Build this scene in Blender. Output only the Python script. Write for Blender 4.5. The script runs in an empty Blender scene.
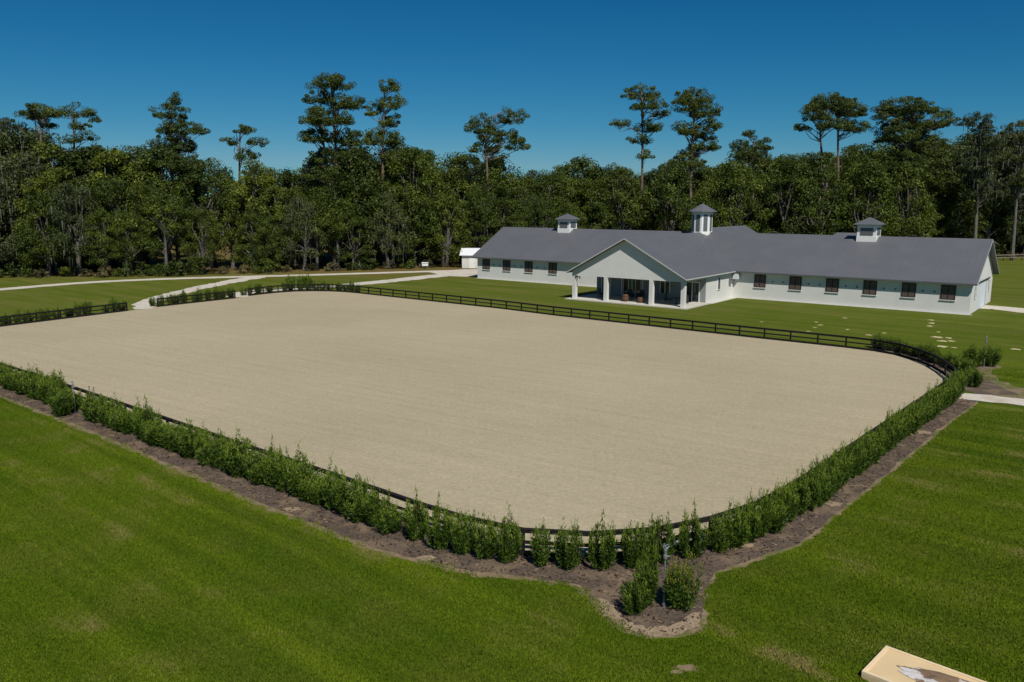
import bpy, bmesh, math, random
import numpy as np
from mathutils import Vector, Matrix
from mathutils.geometry import tessellate_polygon
random.seed(7); rng = np.random.default_rng(7)
scene = bpy.context.scene
C = scene.collection
R = math.radians

# ------------------------------------------------------------------ helpers
def tag(o, label=None, cat=None, group=None, kind=None):
    if label: o['label'] = label
    if cat: o['category'] = cat
    if group: o['group'] = group
    if kind: o['kind'] = kind
    return o

def link(name, me, mat=None, parent=None, loc=None):
    o = bpy.data.objects.new(name, me); C.objects.link(o)
    if mat is not None and me is not None and len(me.materials) == 0: me.materials.append(mat)
    if parent is not None: o.parent = parent
    if loc is not None: o.location = loc
    return o

def empty(name, loc, rz=0.0, sc=1.0):
    o = bpy.data.objects.new(name, None); C.objects.link(o)
    o.location = loc; o.rotation_euler = (0, 0, rz); o.scale = (sc, sc, sc)
    o.empty_display_size = 0.3
    return o

class MB:
    """collects polygons for ONE mesh"""
    def __init__(s): s.v = []; s.f = []
    def add(s, vs, fs):
        n = len(s.v); s.v += [tuple(p) for p in vs]; s.f += [tuple(i+n for i in f) for f in fs]
    def box(s, x0, x1, y0, y1, z0, z1):
        s.add([(x0,y0,z0),(x1,y0,z0),(x1,y1,z0),(x0,y1,z0),(x0,y0,z1),(x1,y0,z1),(x1,y1,z1),(x0,y1,z1)],
              [(3,2,1,0),(4,5,6,7),(0,1,5,4),(1,2,6,5),(2,3,7,6),(3,0,4,7)])
    def cbox(s, c, ax, hx, ay, hy, az, hz):
        c = Vector(c); ax = Vector(ax)*hx; ay = Vector(ay)*hy; az = Vector(az)*hz
        vs = [c+a*ax+b*ay+d*az for d in (-1,1) for a,b in ((-1,-1),(1,-1),(1,1),(-1,1))]
        s.add(vs, [(3,2,1,0),(4,5,6,7),(0,1,5,4),(1,2,6,5),(2,3,7,6),(3,0,4,7)])
    def prism(s, poly, axis, t0, t1):
        """poly in 2D extruded along an axis: 'x' -> (t,p0,p1), 'y' -> (p0,t,p1), 'z' -> (p0,p1,t)"""
        f = {'x': lambda p,t:(t,p[0],p[1]), 'y': lambda p,t:(p[0],t,p[1]), 'z': lambda p,t:(p[0],p[1],t)}[axis]
        n = len(poly)
        vs = [f(p,t0) for p in poly]+[f(p,t1) for p in poly]
        fs = [tuple(range(n)), tuple(range(2*n-1,n-1,-1))]+[(i,i+n,(i+1)%n+n,(i+1)%n) for i in range(n)]
        s.add(vs, fs)
    def tube(s, pts, rad, n=7, cap=True):
        pts = [Vector(p) for p in pts]; rings = []
        up = None
        for i,p in enumerate(pts):
            d = (pts[min(i+1,len(pts)-1)]-pts[max(i-1,0)]).normalized()
            a = d.orthogonal().normalized() if up is None else (up - d*up.dot(d)).normalized()
            up = a; b = d.cross(a)
            r = rad[i] if hasattr(rad,'__len__') else rad
            rings.append([p+(a*math.cos(2*math.pi*k/n)+b*math.sin(2*math.pi*k/n))*r for k in range(n)])
        vs = [q for rg in rings for q in rg]
        fs = [(i*n+k, i*n+(k+1)%n, (i+1)*n+(k+1)%n, (i+1)*n+k) for i in range(len(pts)-1) for k in range(n)]
        if cap: fs += [tuple(range(n-1,-1,-1)), tuple(range((len(pts)-1)*n, len(pts)*n))]
        s.add(vs, fs)
    def mesh(s, name, fix=True):
        me = bpy.data.meshes.new(name); me.from_pydata(s.v, [], s.f)
        if fix:
            bm = bmesh.new(); bm.from_mesh(me); bmesh.ops.recalc_face_normals(bm, faces=bm.faces); bm.to_mesh(me); bm.free()
        me.update(); return me
    def build(s, name, mat, parent=None, loc=None, smooth=False):
        me = s.mesh(name)
        if smooth: me.shade_smooth()
        return link(name, me, mat, parent, loc)

def quads_mesh(name, V):
    """V: (n,4,3) array"""
    n = V.shape[0]; k = V.shape[1]
    me = bpy.data.meshes.new(name)
    me.vertices.add(n*k); me.vertices.foreach_set('co', V.reshape(-1).astype(np.float32))
    me.loops.add(n*k); me.loops.foreach_set('vertex_index', np.arange(n*k, dtype=np.int32))
    me.polygons.add(n); me.polygons.foreach_set('loop_start', np.arange(0, n*k, k, dtype=np.int32))
    me.update(calc_edges=True); return me

# ------------------------------------------------------------------ materials
def new_mat(name):
    m = bpy.data.materials.new(name); m.use_nodes = True
    nt = m.node_tree; b = nt.nodes['Principled BSDF']
    return m, nt, b
def N(nt, t, **kw):
    n = nt.nodes.new(t)
    for k,v in kw.items():
        if k in n.inputs.keys() if hasattr(n,'inputs') else False: n.inputs[k].default_value = v
        else: setattr(n, k, v)
    return n
def ramp(nt, fac, stops):
    r = nt.nodes.new('ShaderNodeValToRGB'); e = r.color_ramp.elements
    while len(e) < len(stops): e.new(0.5)
    for i,(p,c) in enumerate(stops):
        e[i].position = p; e[i].color = (c[0],c[1],c[2],1) if hasattr(c,'__len__') else (c,c,c,1)
    nt.links.new(fac, r.inputs[0]); return r.outputs[0]
def noise(nt, vec, scale, detail=4, rough=0.55):
    n = nt.nodes.new('ShaderNodeTexNoise'); n.inputs['Scale'].default_value = scale
    n.inputs['Detail'].default_value = detail; n.inputs['Roughness'].default_value = rough
    nt.links.new(vec, n.inputs['Vector']); return n.outputs['Fac']
def coords(nt, rot=0, scale=(1,1,1), kind='Object'):
    t = nt.nodes.new('ShaderNodeTexCoord'); m = nt.nodes.new('ShaderNodeMapping')
    m.inputs['Rotation'].default_value = (0,0,rot); nt.links.new(t.outputs[kind], m.inputs['Vector'])
    m2 = nt.nodes.new('ShaderNodeMapping'); m2.inputs['Scale'].default_value = scale   # rotate first, stretch after
    nt.links.new(m.outputs[0], m2.inputs['Vector']); return m2.outputs[0]
def mix(nt, fac, a, b, mode='MIX'):
    m = nt.nodes.new('ShaderNodeMix'); m.data_type = 'RGBA'; m.blend_type = mode
    for s,val in ((0,fac),(6,a),(7,b)):
        if hasattr(val,'is_output') or hasattr(val,'links'): nt.links.new(val, m.inputs[s])
        else: m.inputs[s].default_value = val if s==0 else (val[0],val[1],val[2],1)
    return m.outputs[2]
def bump(nt, b, h, strength=0.4, dist=0.05):
    n = nt.nodes.new('ShaderNodeBump'); n.inputs['Strength'].default_value = strength; n.inputs['Distance'].default_value = dist
    nt.links.new(h, n.inputs['Height']); nt.links.new(n.outputs[0], b.inputs['Normal'])

def plain(name, col, rough=0.7, var=0.12, scale=3, metal=0, spec=0.3, bmp=0.0):
    m, nt, b = new_mat(name)
    v = coords(nt); f = noise(nt, v, scale)
    c = ramp(nt, f, [(0.3, [x*(1-var) for x in col]), (0.7, [min(1,x*(1+var)) for x in col])])
    nt.links.new(c, b.inputs['Base Color']); b.inputs['Roughness'].default_value = rough
    b.inputs['Metallic'].default_value = metal; b.inputs['Specular IOR Level'].default_value = spec
    if bmp: bump(nt, b, noise(nt, v, scale*8), bmp, 0.02)
    return m

ARENA_ROT = R(-40)   # the arena's long sides run about 40 degrees off the x axis
def mat_grass(name, bladed=False):
    m, nt, b = new_mat(name)
    v = coords(nt)
    big = noise(nt, v, 0.035, 5, 0.6)
    mid = noise(nt, v, 0.35, 5, 0.62)
    fine = noise(nt, v, 7, 4, 0.7)
    vs = coords(nt, R(40), (0.035, 0.75, 1))      # streaks along the mowing direction
    st = noise(nt, vs, 1.0, 4, 0.6)
    lush = mix(nt, ramp(nt, big, [(0.35,0),(0.65,1)]), (0.045,0.081,0.0045), (0.072,0.113,0.0055))
    olive = (0.105,0.112,0.020); straw = (0.22,0.165,0.075)
    c = mix(nt, ramp(nt, mid, [(0.42,0),(0.72,0.5)]), lush, olive)
    c = mix(nt, ramp(nt, st, [(0.42,0),(0.62,0.75)]), c, (0.098,0.138,0.008))
    # dry straw streaks, only where two noises agree
    mu = nt.nodes.new('ShaderNodeMath'); mu.operation = 'MULTIPLY'
    nt.links.new(ramp(nt, st, [(0.50,0),(0.72,0.8)]), mu.inputs[0]); nt.links.new(ramp(nt, mid, [(0.50,0),(0.64,1)]), mu.inputs[1])
    c = mix(nt, mu.outputs[0], c, straw)
    # the far lawn round the barn is drier and more olive than the watered near one
    sp = nt.nodes.new('ShaderNodeSeparateXYZ'); nt.links.new(v, sp.inputs[0])
    mr = nt.nodes.new('ShaderNodeMapRange'); mr.inputs[1].default_value = 55; mr.inputs[2].default_value = 100; mr.inputs[4].default_value = 0.55
    nt.links.new(sp.outputs[1], mr.inputs[0])
    c = mix(nt, mr.outputs[0], c, mix(nt, ramp(nt, noise(nt, coords(nt, R(40), (0.05,0.35,1)), 1.0, 5, .6), [(0.4,0),(0.62,1)]), (0.098,0.122,0.018), (0.165,0.155,0.045)))
    mr2 = nt.nodes.new('ShaderNodeMapRange'); mr2.inputs[1].default_value = 127; mr2.inputs[2].default_value = 146; mr2.inputs[4].default_value = 0.8
    nt.links.new(sp.outputs[1], mr2.inputs[0])
    mm = nt.nodes.new('ShaderNodeMath'); mm.operation = 'MULTIPLY'
    mr3 = nt.nodes.new('ShaderNodeMapRange'); mr3.inputs[1].default_value = 12; mr3.inputs[2].default_value = 0; nt.links.new(sp.outputs[0], mr3.inputs[0])
    m4 = nt.nodes.new('ShaderNodeMath'); m4.operation = 'MULTIPLY'; nt.links.new(mr2.outputs[0], m4.inputs[0]); nt.links.new(mr3.outputs[0], m4.inputs[1])
    nt.links.new(m4.outputs[0], mm.inputs[0]); nt.links.new(ramp(nt, noise(nt, v, 0.12, 4), [(0.3,0.3),(0.5,1)]), mm.inputs[1])
    c = mix(nt, mm.outputs[0], c, (0.16,0.105,0.042))
    if bladed:
        g = nt.nodes.new('ShaderNodeNewGeometry')
        c = mix(nt, 1.0, c, ramp(nt, g.outputs['Random Per Island'], [(0,0.78),(1,1.42)]), 'MULTIPLY')
    else:
        c = mix(nt, 1.0, c, ramp(nt, fine, [(0.25,0.50),(0.75,1.30)]), 'MULTIPLY')
        bump(nt, b, fine, 0.7, 0.06)
    nt.links.new(c, b.inputs['Base Color']); b.inputs['Roughness'].default_value = 0.85
    b.inputs['Specular IOR Level'].default_value = 0.03
    return m

def mat_sand():
    m, nt, b = new_mat('arena_sand')
    v = coords(nt)
    vh = coords(nt, R(34), (0.07, 2.2, 1))
    streak = noise(nt, vh, 0.8, 5, 0.65); grain = noise(nt, v, 5.0, 4, 0.8); big = noise(nt, v, 0.05, 4)
    g2 = noise(nt, v, 1.3, 5, 0.7)
    c = mix(nt, ramp(nt, big, [(0.35,0),(0.65,1)]), (0.362,0.313,0.212), (0.405,0.352,0.242))
    c = mix(nt, 1.0, c, ramp(nt, streak, [(0.3,0.93),(0.7,1.06)]), 'MULTIPLY')
    c = mix(nt, 1.0, c, ramp(nt, grain, [(0.3,0.80),(0.68,1.14)]), 'MULTIPLY')
    c = mix(nt, 1.0, c, ramp(nt, g2, [(0.3,0.95),(0.7,1.05)]), 'MULTIPLY')
    nt.links.new(c, b.inputs['Base Color']); b.inputs['Roughness'].default_value = 0.95
    b.inputs['Specular IOR Level'].default_value = 0.1
    ad = nt.nodes.new('ShaderNodeMath'); ad.operation='ADD'
    nt.links.new(grain, ad.inputs[0]); nt.links.new(streak, ad.inputs[1])
    bump(nt, b, ad.outputs[0], 0.55, 0.07)
    return m
def mat_mulch():
    m, nt, b = new_mat('mulch')
    v = coords(nt); f = noise(nt, v, 9, 4, 0.8); g = noise(nt, v, 0.8, 4, 0.65)
    c = ramp(nt, f, [(0.3,(0.038,0.025,0.018)),(0.55,(0.095,0.068,0.049)),(0.75,(0.22,0.165,0.12))])
    c = mix(nt, ramp(nt, g, [(0.47,0),(0.64,0.7)]), c, (0.21,0.15,0.092))
    nt.links.new(c, b.inputs['Base Color']); b.inputs['Roughness'].default_value = 0.95
    bump(nt, b, f, 0.8, 0.06); return m
def mat_soil():
    m, nt, b = new_mat('bare_soil')
    v = coords(nt); f = noise(nt, v, 6, 5, 0.7); g = noise(nt, v, 0.9, 4, 0.65)
    c = ramp(nt, f, [(0.3,(0.14,0.098,0.055)),(0.7,(0.27,0.20,0.125))])
    c = mix(nt, ramp(nt, g, [(0.45,0),(0.60,0.9)]), c, (0.085,0.100,0.014))
    nt.links.new(c, b.inputs['Base Color']); b.inputs['Roughness'].default_value = 0.95
    bump(nt, b, f, 0.5, 0.05); return m
def mat_gravel():
    m, nt, b = new_mat('limerock')
    v = coords(nt); f = noise(nt, v, 4, 5, 0.75); g = noise(nt, v, 0.5, 4, 0.6)
    c = ramp(nt, f, [(0.3,(0.42,0.38,0.32)),(0.7,(0.62,0.58,0.51))])
    c = mix(nt, ramp(nt, g, [(0.5,0),(0.7,0.6)]), c, (0.36,0.29,0.21))
    nt.links.new(c, b.inputs['Base Color']); b.inputs['Roughness'].default_value = 0.95
    bump(nt, b, f, 0.4, 0.04); return m

def mat_leaf(name, dark, light, tint=0.25, nscale=0.5, trans=0.15, isl=0.5):
    m, nt, b = new_mat(name)
    oi = nt.nodes.new('ShaderNodeObjectInfo')
    v = coords(nt)
    ge = nt.nodes.new('ShaderNodeNewGeometry')
    f = noise(nt, v, nscale, 3, 0.6)
    c = ramp(nt, f, [(0.35,dark),(0.65,light)])
    c = mix(nt, 1.0, c, ramp(nt, oi.outputs['Random'], [(0,(1-tint,1-tint*0.9,1-tint)),(0.5,(1,1,1)),(1,(1+tint*1.3,1+tint,1))]), 'MULTIPLY')
    c = mix(nt, 1.0, c, ramp(nt, ge.outputs['Random Per Island'], [(0,1-isl),(1,1+isl)]), 'MULTIPLY')
    nt.links.new(c, b.inputs['Base Color']); b.inputs['Roughness'].default_value = 0.55
    b.inputs['Specular IOR Level'].default_value = 0.25
    if trans:
        tr = nt.nodes.new('ShaderNodeBsdfTranslucent'); nt.links.new(c, tr.inputs[0])
        ms = nt.nodes.new('ShaderNodeMixShader'); ms.inputs[0].default_value = trans
        out = nt.nodes['Material Output']
        nt.links.new(b.outputs[0], ms.inputs[1]); nt.links.new(tr.outputs[0], ms.inputs[2]); nt.links.new(ms.outputs[0], out.inputs[0])
    return m
def mat_bark(name, a, c2):
    m, nt, b = new_mat(name)
    v = coords(nt, 0, (3,3,0.5)); f = noise(nt, v, 1.5, 5, 0.7)
    nt.links.new(ramp(nt, f, [(0.35,a),(0.65,c2)]), b.inputs['Base Color']); b.inputs['Roughness'].default_value = 0.95
    bump(nt, b, f, 0.6, 0.05); return m

M = {}
M['grass'] = mat_grass('lawn_grass'); M['blade'] = mat_grass('lawn_blades', True)
M['sand'] = mat_sand(); M['mulch'] = mat_mulch(); M['soil'] = mat_soil(); M['gravel'] = mat_gravel()
M['patch'] = plain('dug_sand', (0.50,0.42,0.24), 0.95, 0.2, 3)
M['concrete'] = plain('concrete', (0.50,0.48,0.43), 0.9, 0.12, 2, bmp=0.2)
M['fence'] = plain('black_fence_paint', (0.017,0.015,0.016), 0.85, 0.4, 4, spec=0.08)
M['stucco'] = plain('white_stucco', (0.62,0.62,0.59), 0.9, 0.035, 0.7, bmp=0.15)
M['trim'] = plain('white_trim_paint', (0.72,0.73,0.70), 0.6, 0.03, 2)
M['fascia'] = plain('grey_fascia', (0.30,0.31,0.31), 0.6, 0.05, 2)
M['soffit'] = plain('soffit', (0.45,0.46,0.44), 0.8, 0.05, 2)
M['glass'] = plain('dark_window_glass', (0.03,0.035,0.04), 0.08, 0.1, 1, spec=0.6)
M['brown'] = plain('brown_frame', (0.045,0.028,0.026), 0.6, 0.2, 3)
M['screen'] = plain('stall_window_screen', (0.165,0.128,0.108), 0.8, 0.15, 5)
M['doorblue'] = plain('pale_door_paint', (0.58,0.64,0.68), 0.6, 0.04, 2)
M['dark'] = plain('dark_metal', (0.03,0.03,0.033), 0.5, 0.2, 3)
M['steel'] = plain('galvanised_steel', (0.27,0.29,0.31), 0.4, 0.12, 6, metal=0.5)
M['wood'] = plain('brown_wood', (0.13,0.065,0.035), 0.7, 0.3, 5)
M['louver'] = plain('grey_louver', (0.16,0.17,0.18), 0.6, 0.1, 8)
M['whitemetal'] = plain('white_sheet_metal', (0.66,0.68,0.70), 0.5, 0.05, 2)
M['ply'] = plain('pale_plywood', (0.62,0.47,0.27), 0.8, 0.07, 1.6)
M['plyedge'] = plain('box_rim_wood', (0.70,0.56,0.36), 0.8, 0.08, 2)
M['curtain'] = plain('curtain', (0.35,0.38,0.35), 0.9, 0.1, 4)
def mat_tarp():
    m, nt, b = new_mat('muddy_tarp')
    v = coords(nt); f = noise(nt, coords(nt, 0, (.8,1.6,1)), 1.1, 4, 0.6)
    c = ramp(nt, f, [(0.50,(0.62,0.59,0.57)),(0.54,(0.21,0.14,0.085))])
    nt.links.new(c, b.inputs['Base Color']); b.inputs['Roughness'].default_value = 0.35
    bump(nt, b, noise(nt, v, 6, 4), 0.6, 0.05); return m
M['tarp'] = mat_tarp()
def mat_roof():
    m, nt, b = new_mat('grey_metal_roof')
    v = coords(nt); f = noise(nt, v, 0.35, 4, 0.6)
    c = ramp(nt, f, [(0.3,(0.100,0.105,0.118)),(0.7,(0.115,0.120,0.133))])
    nt.links.new(c, b.inputs['Base Color']); b.inputs['Roughness'].default_value = 0.5
    b.inputs['Metallic'].default_value = 0.0; b.inputs['Specular IOR Level'].default_value = 0.35
    return m
M['roof'] = mat_roof()
M['oak_leaf'] = mat_leaf('oak_leaves', (0.024,0.042,0.005), (0.074,0.104,0.011), 0.3, 0.28)
M['olive_leaf'] = mat_leaf('olive_leaves', (0.046,0.066,0.007), (0.104,0.130,0.013), 0.25, 0.3)
M['pine_leaf'] = mat_leaf('pine_needles', (0.032,0.052,0.008), (0.094,0.124,0.018), 0.2, 0.4)
M['grey_leaf'] = mat_leaf('mossy_oak_leaves', (0.036,0.052,0.016), (0.078,0.100,0.032), 0.25, 0.3)
M['moss'] = mat_leaf('spanish_moss', (0.06,0.065,0.045), (0.115,0.118,0.085), 0.15, 0.5, 0.1)
M['dry_leaf'] = mat_leaf('dry_brush', (0.06,0.055,0.02), (0.15,0.125,0.06), 0.2, 0.5)
M['shrub_leaf'] = mat_leaf('podocarpus_leaves', (0.030,0.064,0.006), (0.088,0.145,0.014), 0.15, 2.0, 0.22, 0.45)
M['shrub_tip'] = mat_leaf('podocarpus_tips', (0.105,0.165,0.016), (0.17,0.235,0.028), 0.15, 2.0, 0.25, 0.4)
M['shrub_yellow'] = mat_leaf('yellowing_tips', (0.13,0.15,0.016), (0.18,0.19,0.025), 0.05, 2.0, 0.25, 0.4)
M['bark'] = mat_bark('oak_bark', (0.055,0.047,0.040), (0.15,0.132,0.112))
M['pbark'] = mat_bark('pine_bark', (0.085,0.06,0.045), (0.20,0.15,0.115))
M['gbark'] = mat_bark('grey_bark', (0.065,0.06,0.052), (0.16,0.15,0.13))
M['stem'] = mat_bark('shrub_stem', (0.05,0.035,0.02), (0.11,0.08,0.05))

# ------------------------------------------------------------------ the ground
def struct(o): o['kind'] = 'structure'; return o
def sheet(name, poly, z, mat, jitter=0.0, step=1.0, seed=1):
    rr = random.Random(seed)
    if jitter:
        q = []
        for i,p in enumerate(poly):
            n = poly[(i+1)%len(poly)]; L = math.dist(p,n); k = max(1,int(L/step))
            for j in range(k):
                t = j/k; q.append((p[0]+(n[0]-p[0])*t+rr.uniform(-jitter,jitter), p[1]+(n[1]-p[1])*t+rr.uniform(-jitter,jitter)))
        poly = q
    tris = tessellate_polygon([[Vector((p[0],p[1],0)) for p in poly]])
    me = bpy.data.meshes.new(name); me.from_pydata([(p[0],p[1],z) for p in poly], [], [tuple(t) for t in tris])
    bm = bmesh.new(); bm.from_mesh(me)
    for f in bm.faces:
        if f.normal.z < 0: f.normal_flip()
    bm.to_mesh(me); bm.free()
    return link(name, me, mat)
def smooth(pts, it=2, closed=False):
    for _ in range(it):
        q = []
        n = len(pts)
        rngi = range(n) if closed else range(n-1)
        if not closed: q.append(pts[0])
        for i in rngi:
            a, b = pts[i], pts[(i+1)%n]
            q.append((a[0]*.75+b[0]*.25, a[1]*.75+b[1]*.25)); q.append((a[0]*.25+b[0]*.75, a[1]*.25+b[1]*.75))
        if not closed: q.append(pts[-1])
        pts = q
    return pts
def resample(pts, step, even=True):
    L = [0]
    for i in range(1,len(pts)): L.append(L[-1]+math.dist(pts[i-1],pts[i]))
    n = max(1, round(L[-1]/step)); out = []
    for k in range(n+1):
        t = L[-1]*k/n; i = 1
        while i < len(L)-1 and L[i] < t: i += 1
        u = (t-L[i-1])/max(1e-6, L[i]-L[i-1]); a, b = pts[i-1], pts[i]
        out.append((a[0]+(b[0]-a[0])*u, a[1]+(b[1]-a[1])*u))
    return out
def offset(pts, d):
    """positive d = to the left of travel"""
    out = []
    for i,p in enumerate(pts):
        a = pts[max(i-1,0)]; b = pts[min(i+1,len(pts)-1)]
        dx, dy = b[0]-a[0], b[1]-a[1]; l = math.hypot(dx,dy) or 1
        out.append((p[0]-dy/l*d, p[1]+dx/l*d))
    return out
def ribbon(name, pts, w, z, mat, jit=0.12, seed=3):
    rr = random.Random(seed); ws = w if hasattr(w,'__len__') else [w]*2
    pts = resample(smooth(pts,2), 0.9); n = len(pts); lo = []; hi = []
    for i in range(n):
        ww = ws[0]+(ws[-1]-ws[0])*i/(n-1)
        a = offset(pts, ww/2+rr.uniform(-jit,jit))[i]; b = offset(pts, -ww/2+rr.uniform(-jit,jit))[i]
        lo.append((*a,z)); hi.append((*b,z))
    me = bpy.data.meshes.new(name); me.from_pydata(hi+lo, [], [(i,i+1,n+i+1,n+i) for i in range(n-1)])
    return link(name, me, mat)

g = MB(); g.add([(-2500,-300,0),(2500,-300,0),(2500,4000,0),(-2500,4000,0)], [(0,1,2,3)])
struct(g.build('lawn_ground', M['grass']))

# arena fence lines (metres; x to the right, y away from the camera)
FAR_LEFT = [(-55.9,72.8),(-51.2,80.6),(-43.95,92.4)]
FAR_MID = [(-42.0,96.0),(-38.9,100.3),(-35.7,104.6)]
BACK = [(-34.8,107.3),(-32.6,110.6),(-30.6,112.4),(-27.3,113.0),(-24.4,112.6),(-21.9,111.2),(-12.0,103.1),(-1.5,94.6),(4.6,88.8),(22.2,74.1),(27.6,69.8),(30.0,67.8),(31.4,65.9),(31.9,63.4),(31.9,60.0),(31.1,56.2),(29.9,53.6)]
NEAR = [(29.9,53.6),(28.4,51.9),(16.3,37.7),(11.8,32.4),(9.4,29.9),(7.5,28.6),(6.0,27.8),(4.7,27.35),(3.6,27.15),(2.4,27.1),(1.3,27.15),(0.4,27.4),(-0.9,28.0),(-3.3,29.7),(-7.2,33.1),(-12.4,37.3),(-16.8,41.0),(-25.7,48.4),(-34.7,55.8),(-48.0,66.4),(-54.0,70.2),(-55.9,72.8)]
ring = FAR_LEFT + FAR_MID + BACK + NEAR[1:-1]
struct(sheet('sand_arena', ring, 0.012, M['sand']))

# mulch beds
outer = [(-52,66),(-33.3,51.7),(-26.3,46.0),(-18.0,39.0),(-11.2,33.1),(-4.8,27.9),(-1.4,26.1),(0.9,25.6),(2.2,25.2),(2.8,24.0),(3.0,23.0),(3.5,22.3),(4.1,21.9),(4.8,22.0),(5.5,22.4),(5.9,23.3),(6.1,24.6),(6.9,26.0),(10.6,28.4),(15.7,34.3),(23.6,43.6),(29.3,50.0)]
nearline = [p for p in NEAR[1:-3]]
struct(sheet('mulch_bed', outer + [(x,y) for x,y in nearline], 0.006, M['mulch'], 0.09, 0.5, 4))
soil_outer = [(p[0]-0.1,p[1]) for p in offset(outer, -0.22)]
struct(sheet('bare_soil_edge', soil_outer + nearline, 0.003, M['soil'], 0.13, 0.3, 9))
struct(ribbon('mulch_strip', offset(BACK[5:12], 0.35), 1.0, 0.006, M['soil'], 0.1))
bed2 = [(29.9,53.6),(31.1,56.2),(31.9,60.0),(31.9,63.4),(31.4,65.9),(30.0,67.8),(31.4,69.2),(33.4,67.8),(34.6,65.4),(35.4,63.0),(37.0,61.6),(36.6,60.2),(34.9,59.8),(33.8,58.2),(33.4,55.5),(33.0,51.6),(30.4,51.9)]
struct(sheet('mulch_bed', bed2, 0.006, M['mulch'], 0.1, 0.6, 5))
struct(sheet('bare_soil_edge', [(36.9,61.8),(37.6,60.8),(35.6,59.4),(34.3,56.5),(34.4,51.0),(33.0,50.0),(30.2,51.6),(33.2,56),(34.0,60)], 0.003, M['soil'], 0.2, 0.6, 6))
struct(ribbon('mulch_strip', offset(FAR_LEFT, 0.7), 1.6, 0.006, M['mulch'], 0.12))
struct(ribbon('mulch_strip', offset(FAR_MID, 0.7), 1.6, 0.006, M['mulch'], 0.12))
struct(ribbon('mulch_strip', offset(BACK[:6], 0.7), 1.6, 0.006, M['mulch'], 0.12))
M['rim'] = plain('washed_sand', (0.27,0.205,0.135), 0.95, 0.3, 6, bmp=0.4)
rimo = [(2.75,24.2),(2.85,23.1),(3.3,22.4),(4.0,21.95),(4.8,22.0),(5.6,22.5),(5.85,23.3)]
rimi = [(5.6,23.3),(5.2,22.8),(4.7,22.45),(4.0,22.35),(3.6,22.7),(3.3,23.2),(3.05,24.0)]
struct(sheet('sand_rim', rimo+rimi, 0.010, M['rim'], 0.09, 0.16, 12))
for i,(x,y,r) in enumerate([(22.4,43.0,.55),(13.4,32.4,.4),(8.6,28.2,.35),(-3.0,27.2,.35),(-9.0,31.8,.35)]):
    rr = random.Random(i+80); n = 13
    struct(sheet('sand_rim', [(x+r*1.2*rr.uniform(.5,1.1)*math.cos(2*math.pi*k/n), y+r*.8*rr.uniform(.5,1.1)*math.sin(2*math.pi*k/n)) for k in range(n)], 0.010, M['rim']))
# limerock road and paths
struct(ribbon('limerock_road', [(-92,90),(-80,106),(-72.2,115.6),(-66.8,124.4),(-56.8,131.0),(-41.6,135.6),(-29.1,139.6),(-14.9,144.9),(-7.0,147.6),(2,150)], 3.0, 0.012, M['gravel'], 0.15))
struct(ribbon('limerock_path', [(-42.9,94.2),(-45.0,99.0),(-45.8,105.0),(-45.5,112.0),(-44.6,122.0),(-42.0,134.5)], (2.2,3.4), 0.016, M['gravel'], 0.35))
struct(ribbon('limerock_path', [(-35.4,105.9),(-37.0,108.0),(-36.0,113.0),(-31.3,116.2),(-24.5,121.0),(-17.5,129.5),(-12.4,137.0),(-6.5,142.0)], (2.6,4.5), 0.020, M['gravel'], 0.25))
struct(sheet('limerock_yard', [(-12,137),(-6.5,134),(-4.5,137.5),(-1,142),(4,149),(1,152),(-8,149.5),(-15,145)], 0.008, M['gravel'], 0.4, 1.0, 8))
struct(ribbon('limerock_path', [(28.9,51.5),(30.8,50.6),(33.5,48.9),(44,44.6),(60,38.5)], (2.0,2.4), 0.016, M['gravel'], 0.14))
struct(ribbon('limerock_path', [(54.6,96.5),(57.4,95.6),(58.6,92.2),(62,88.5),(74,83)], (4.0,3.0), 0.016, M['gravel'], 0.25))
# little patches of pale sand dug up on the lawn
for i,(x,y,r) in enumerate([(44.3,85.4,.45),(43.3,83.2,.55),(42.1,81.2,.5),(39.4,74.5,.7),(40.2,74.0,.5),(38.7,72.3,.55),(39.5,72.3,.45),(37.2,69.6,.75),(38.0,69.0,.4),(42.8,68.3,.6),(31.3,81.9,.4),(31.6,83.9,.35),(35.8,86.9,.4),(33.5,75.7,.45),(35.5,76.8,.35),(30.1,80.2,.3),(32.9,79.0,.3),(41.0,77.5,.3),(26,84.0,.3),(44.9,62,.4),(28.6,77.8,.3)]):
    rr = random.Random(i); n = 11
    struct(sheet('sand_patch', [(x+r*.85*rr.uniform(.4,1.15)*math.cos(2*math.pi*k/n), y+r*.8*rr.uniform(.4,1.15)*math.sin(2*math.pi*k/n)) for k in range(n)], 0.005, M['patch']))
for i,(x,y,r) in enumerate([(4.75,20.3,.30),(4.45,20.1,.16)]):
    rr = random.Random(i+50); n = 13
    struct(sheet('soil_patch', [(x+r*1.4*rr.uniform(.5,1.1)*math.cos(2*math.pi*k/n), y+r*.7*rr.uniform(.5,1.1)*math.sin(2*math.pi*k/n)) for k in range(n)], 0.004, M['soil']))

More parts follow.
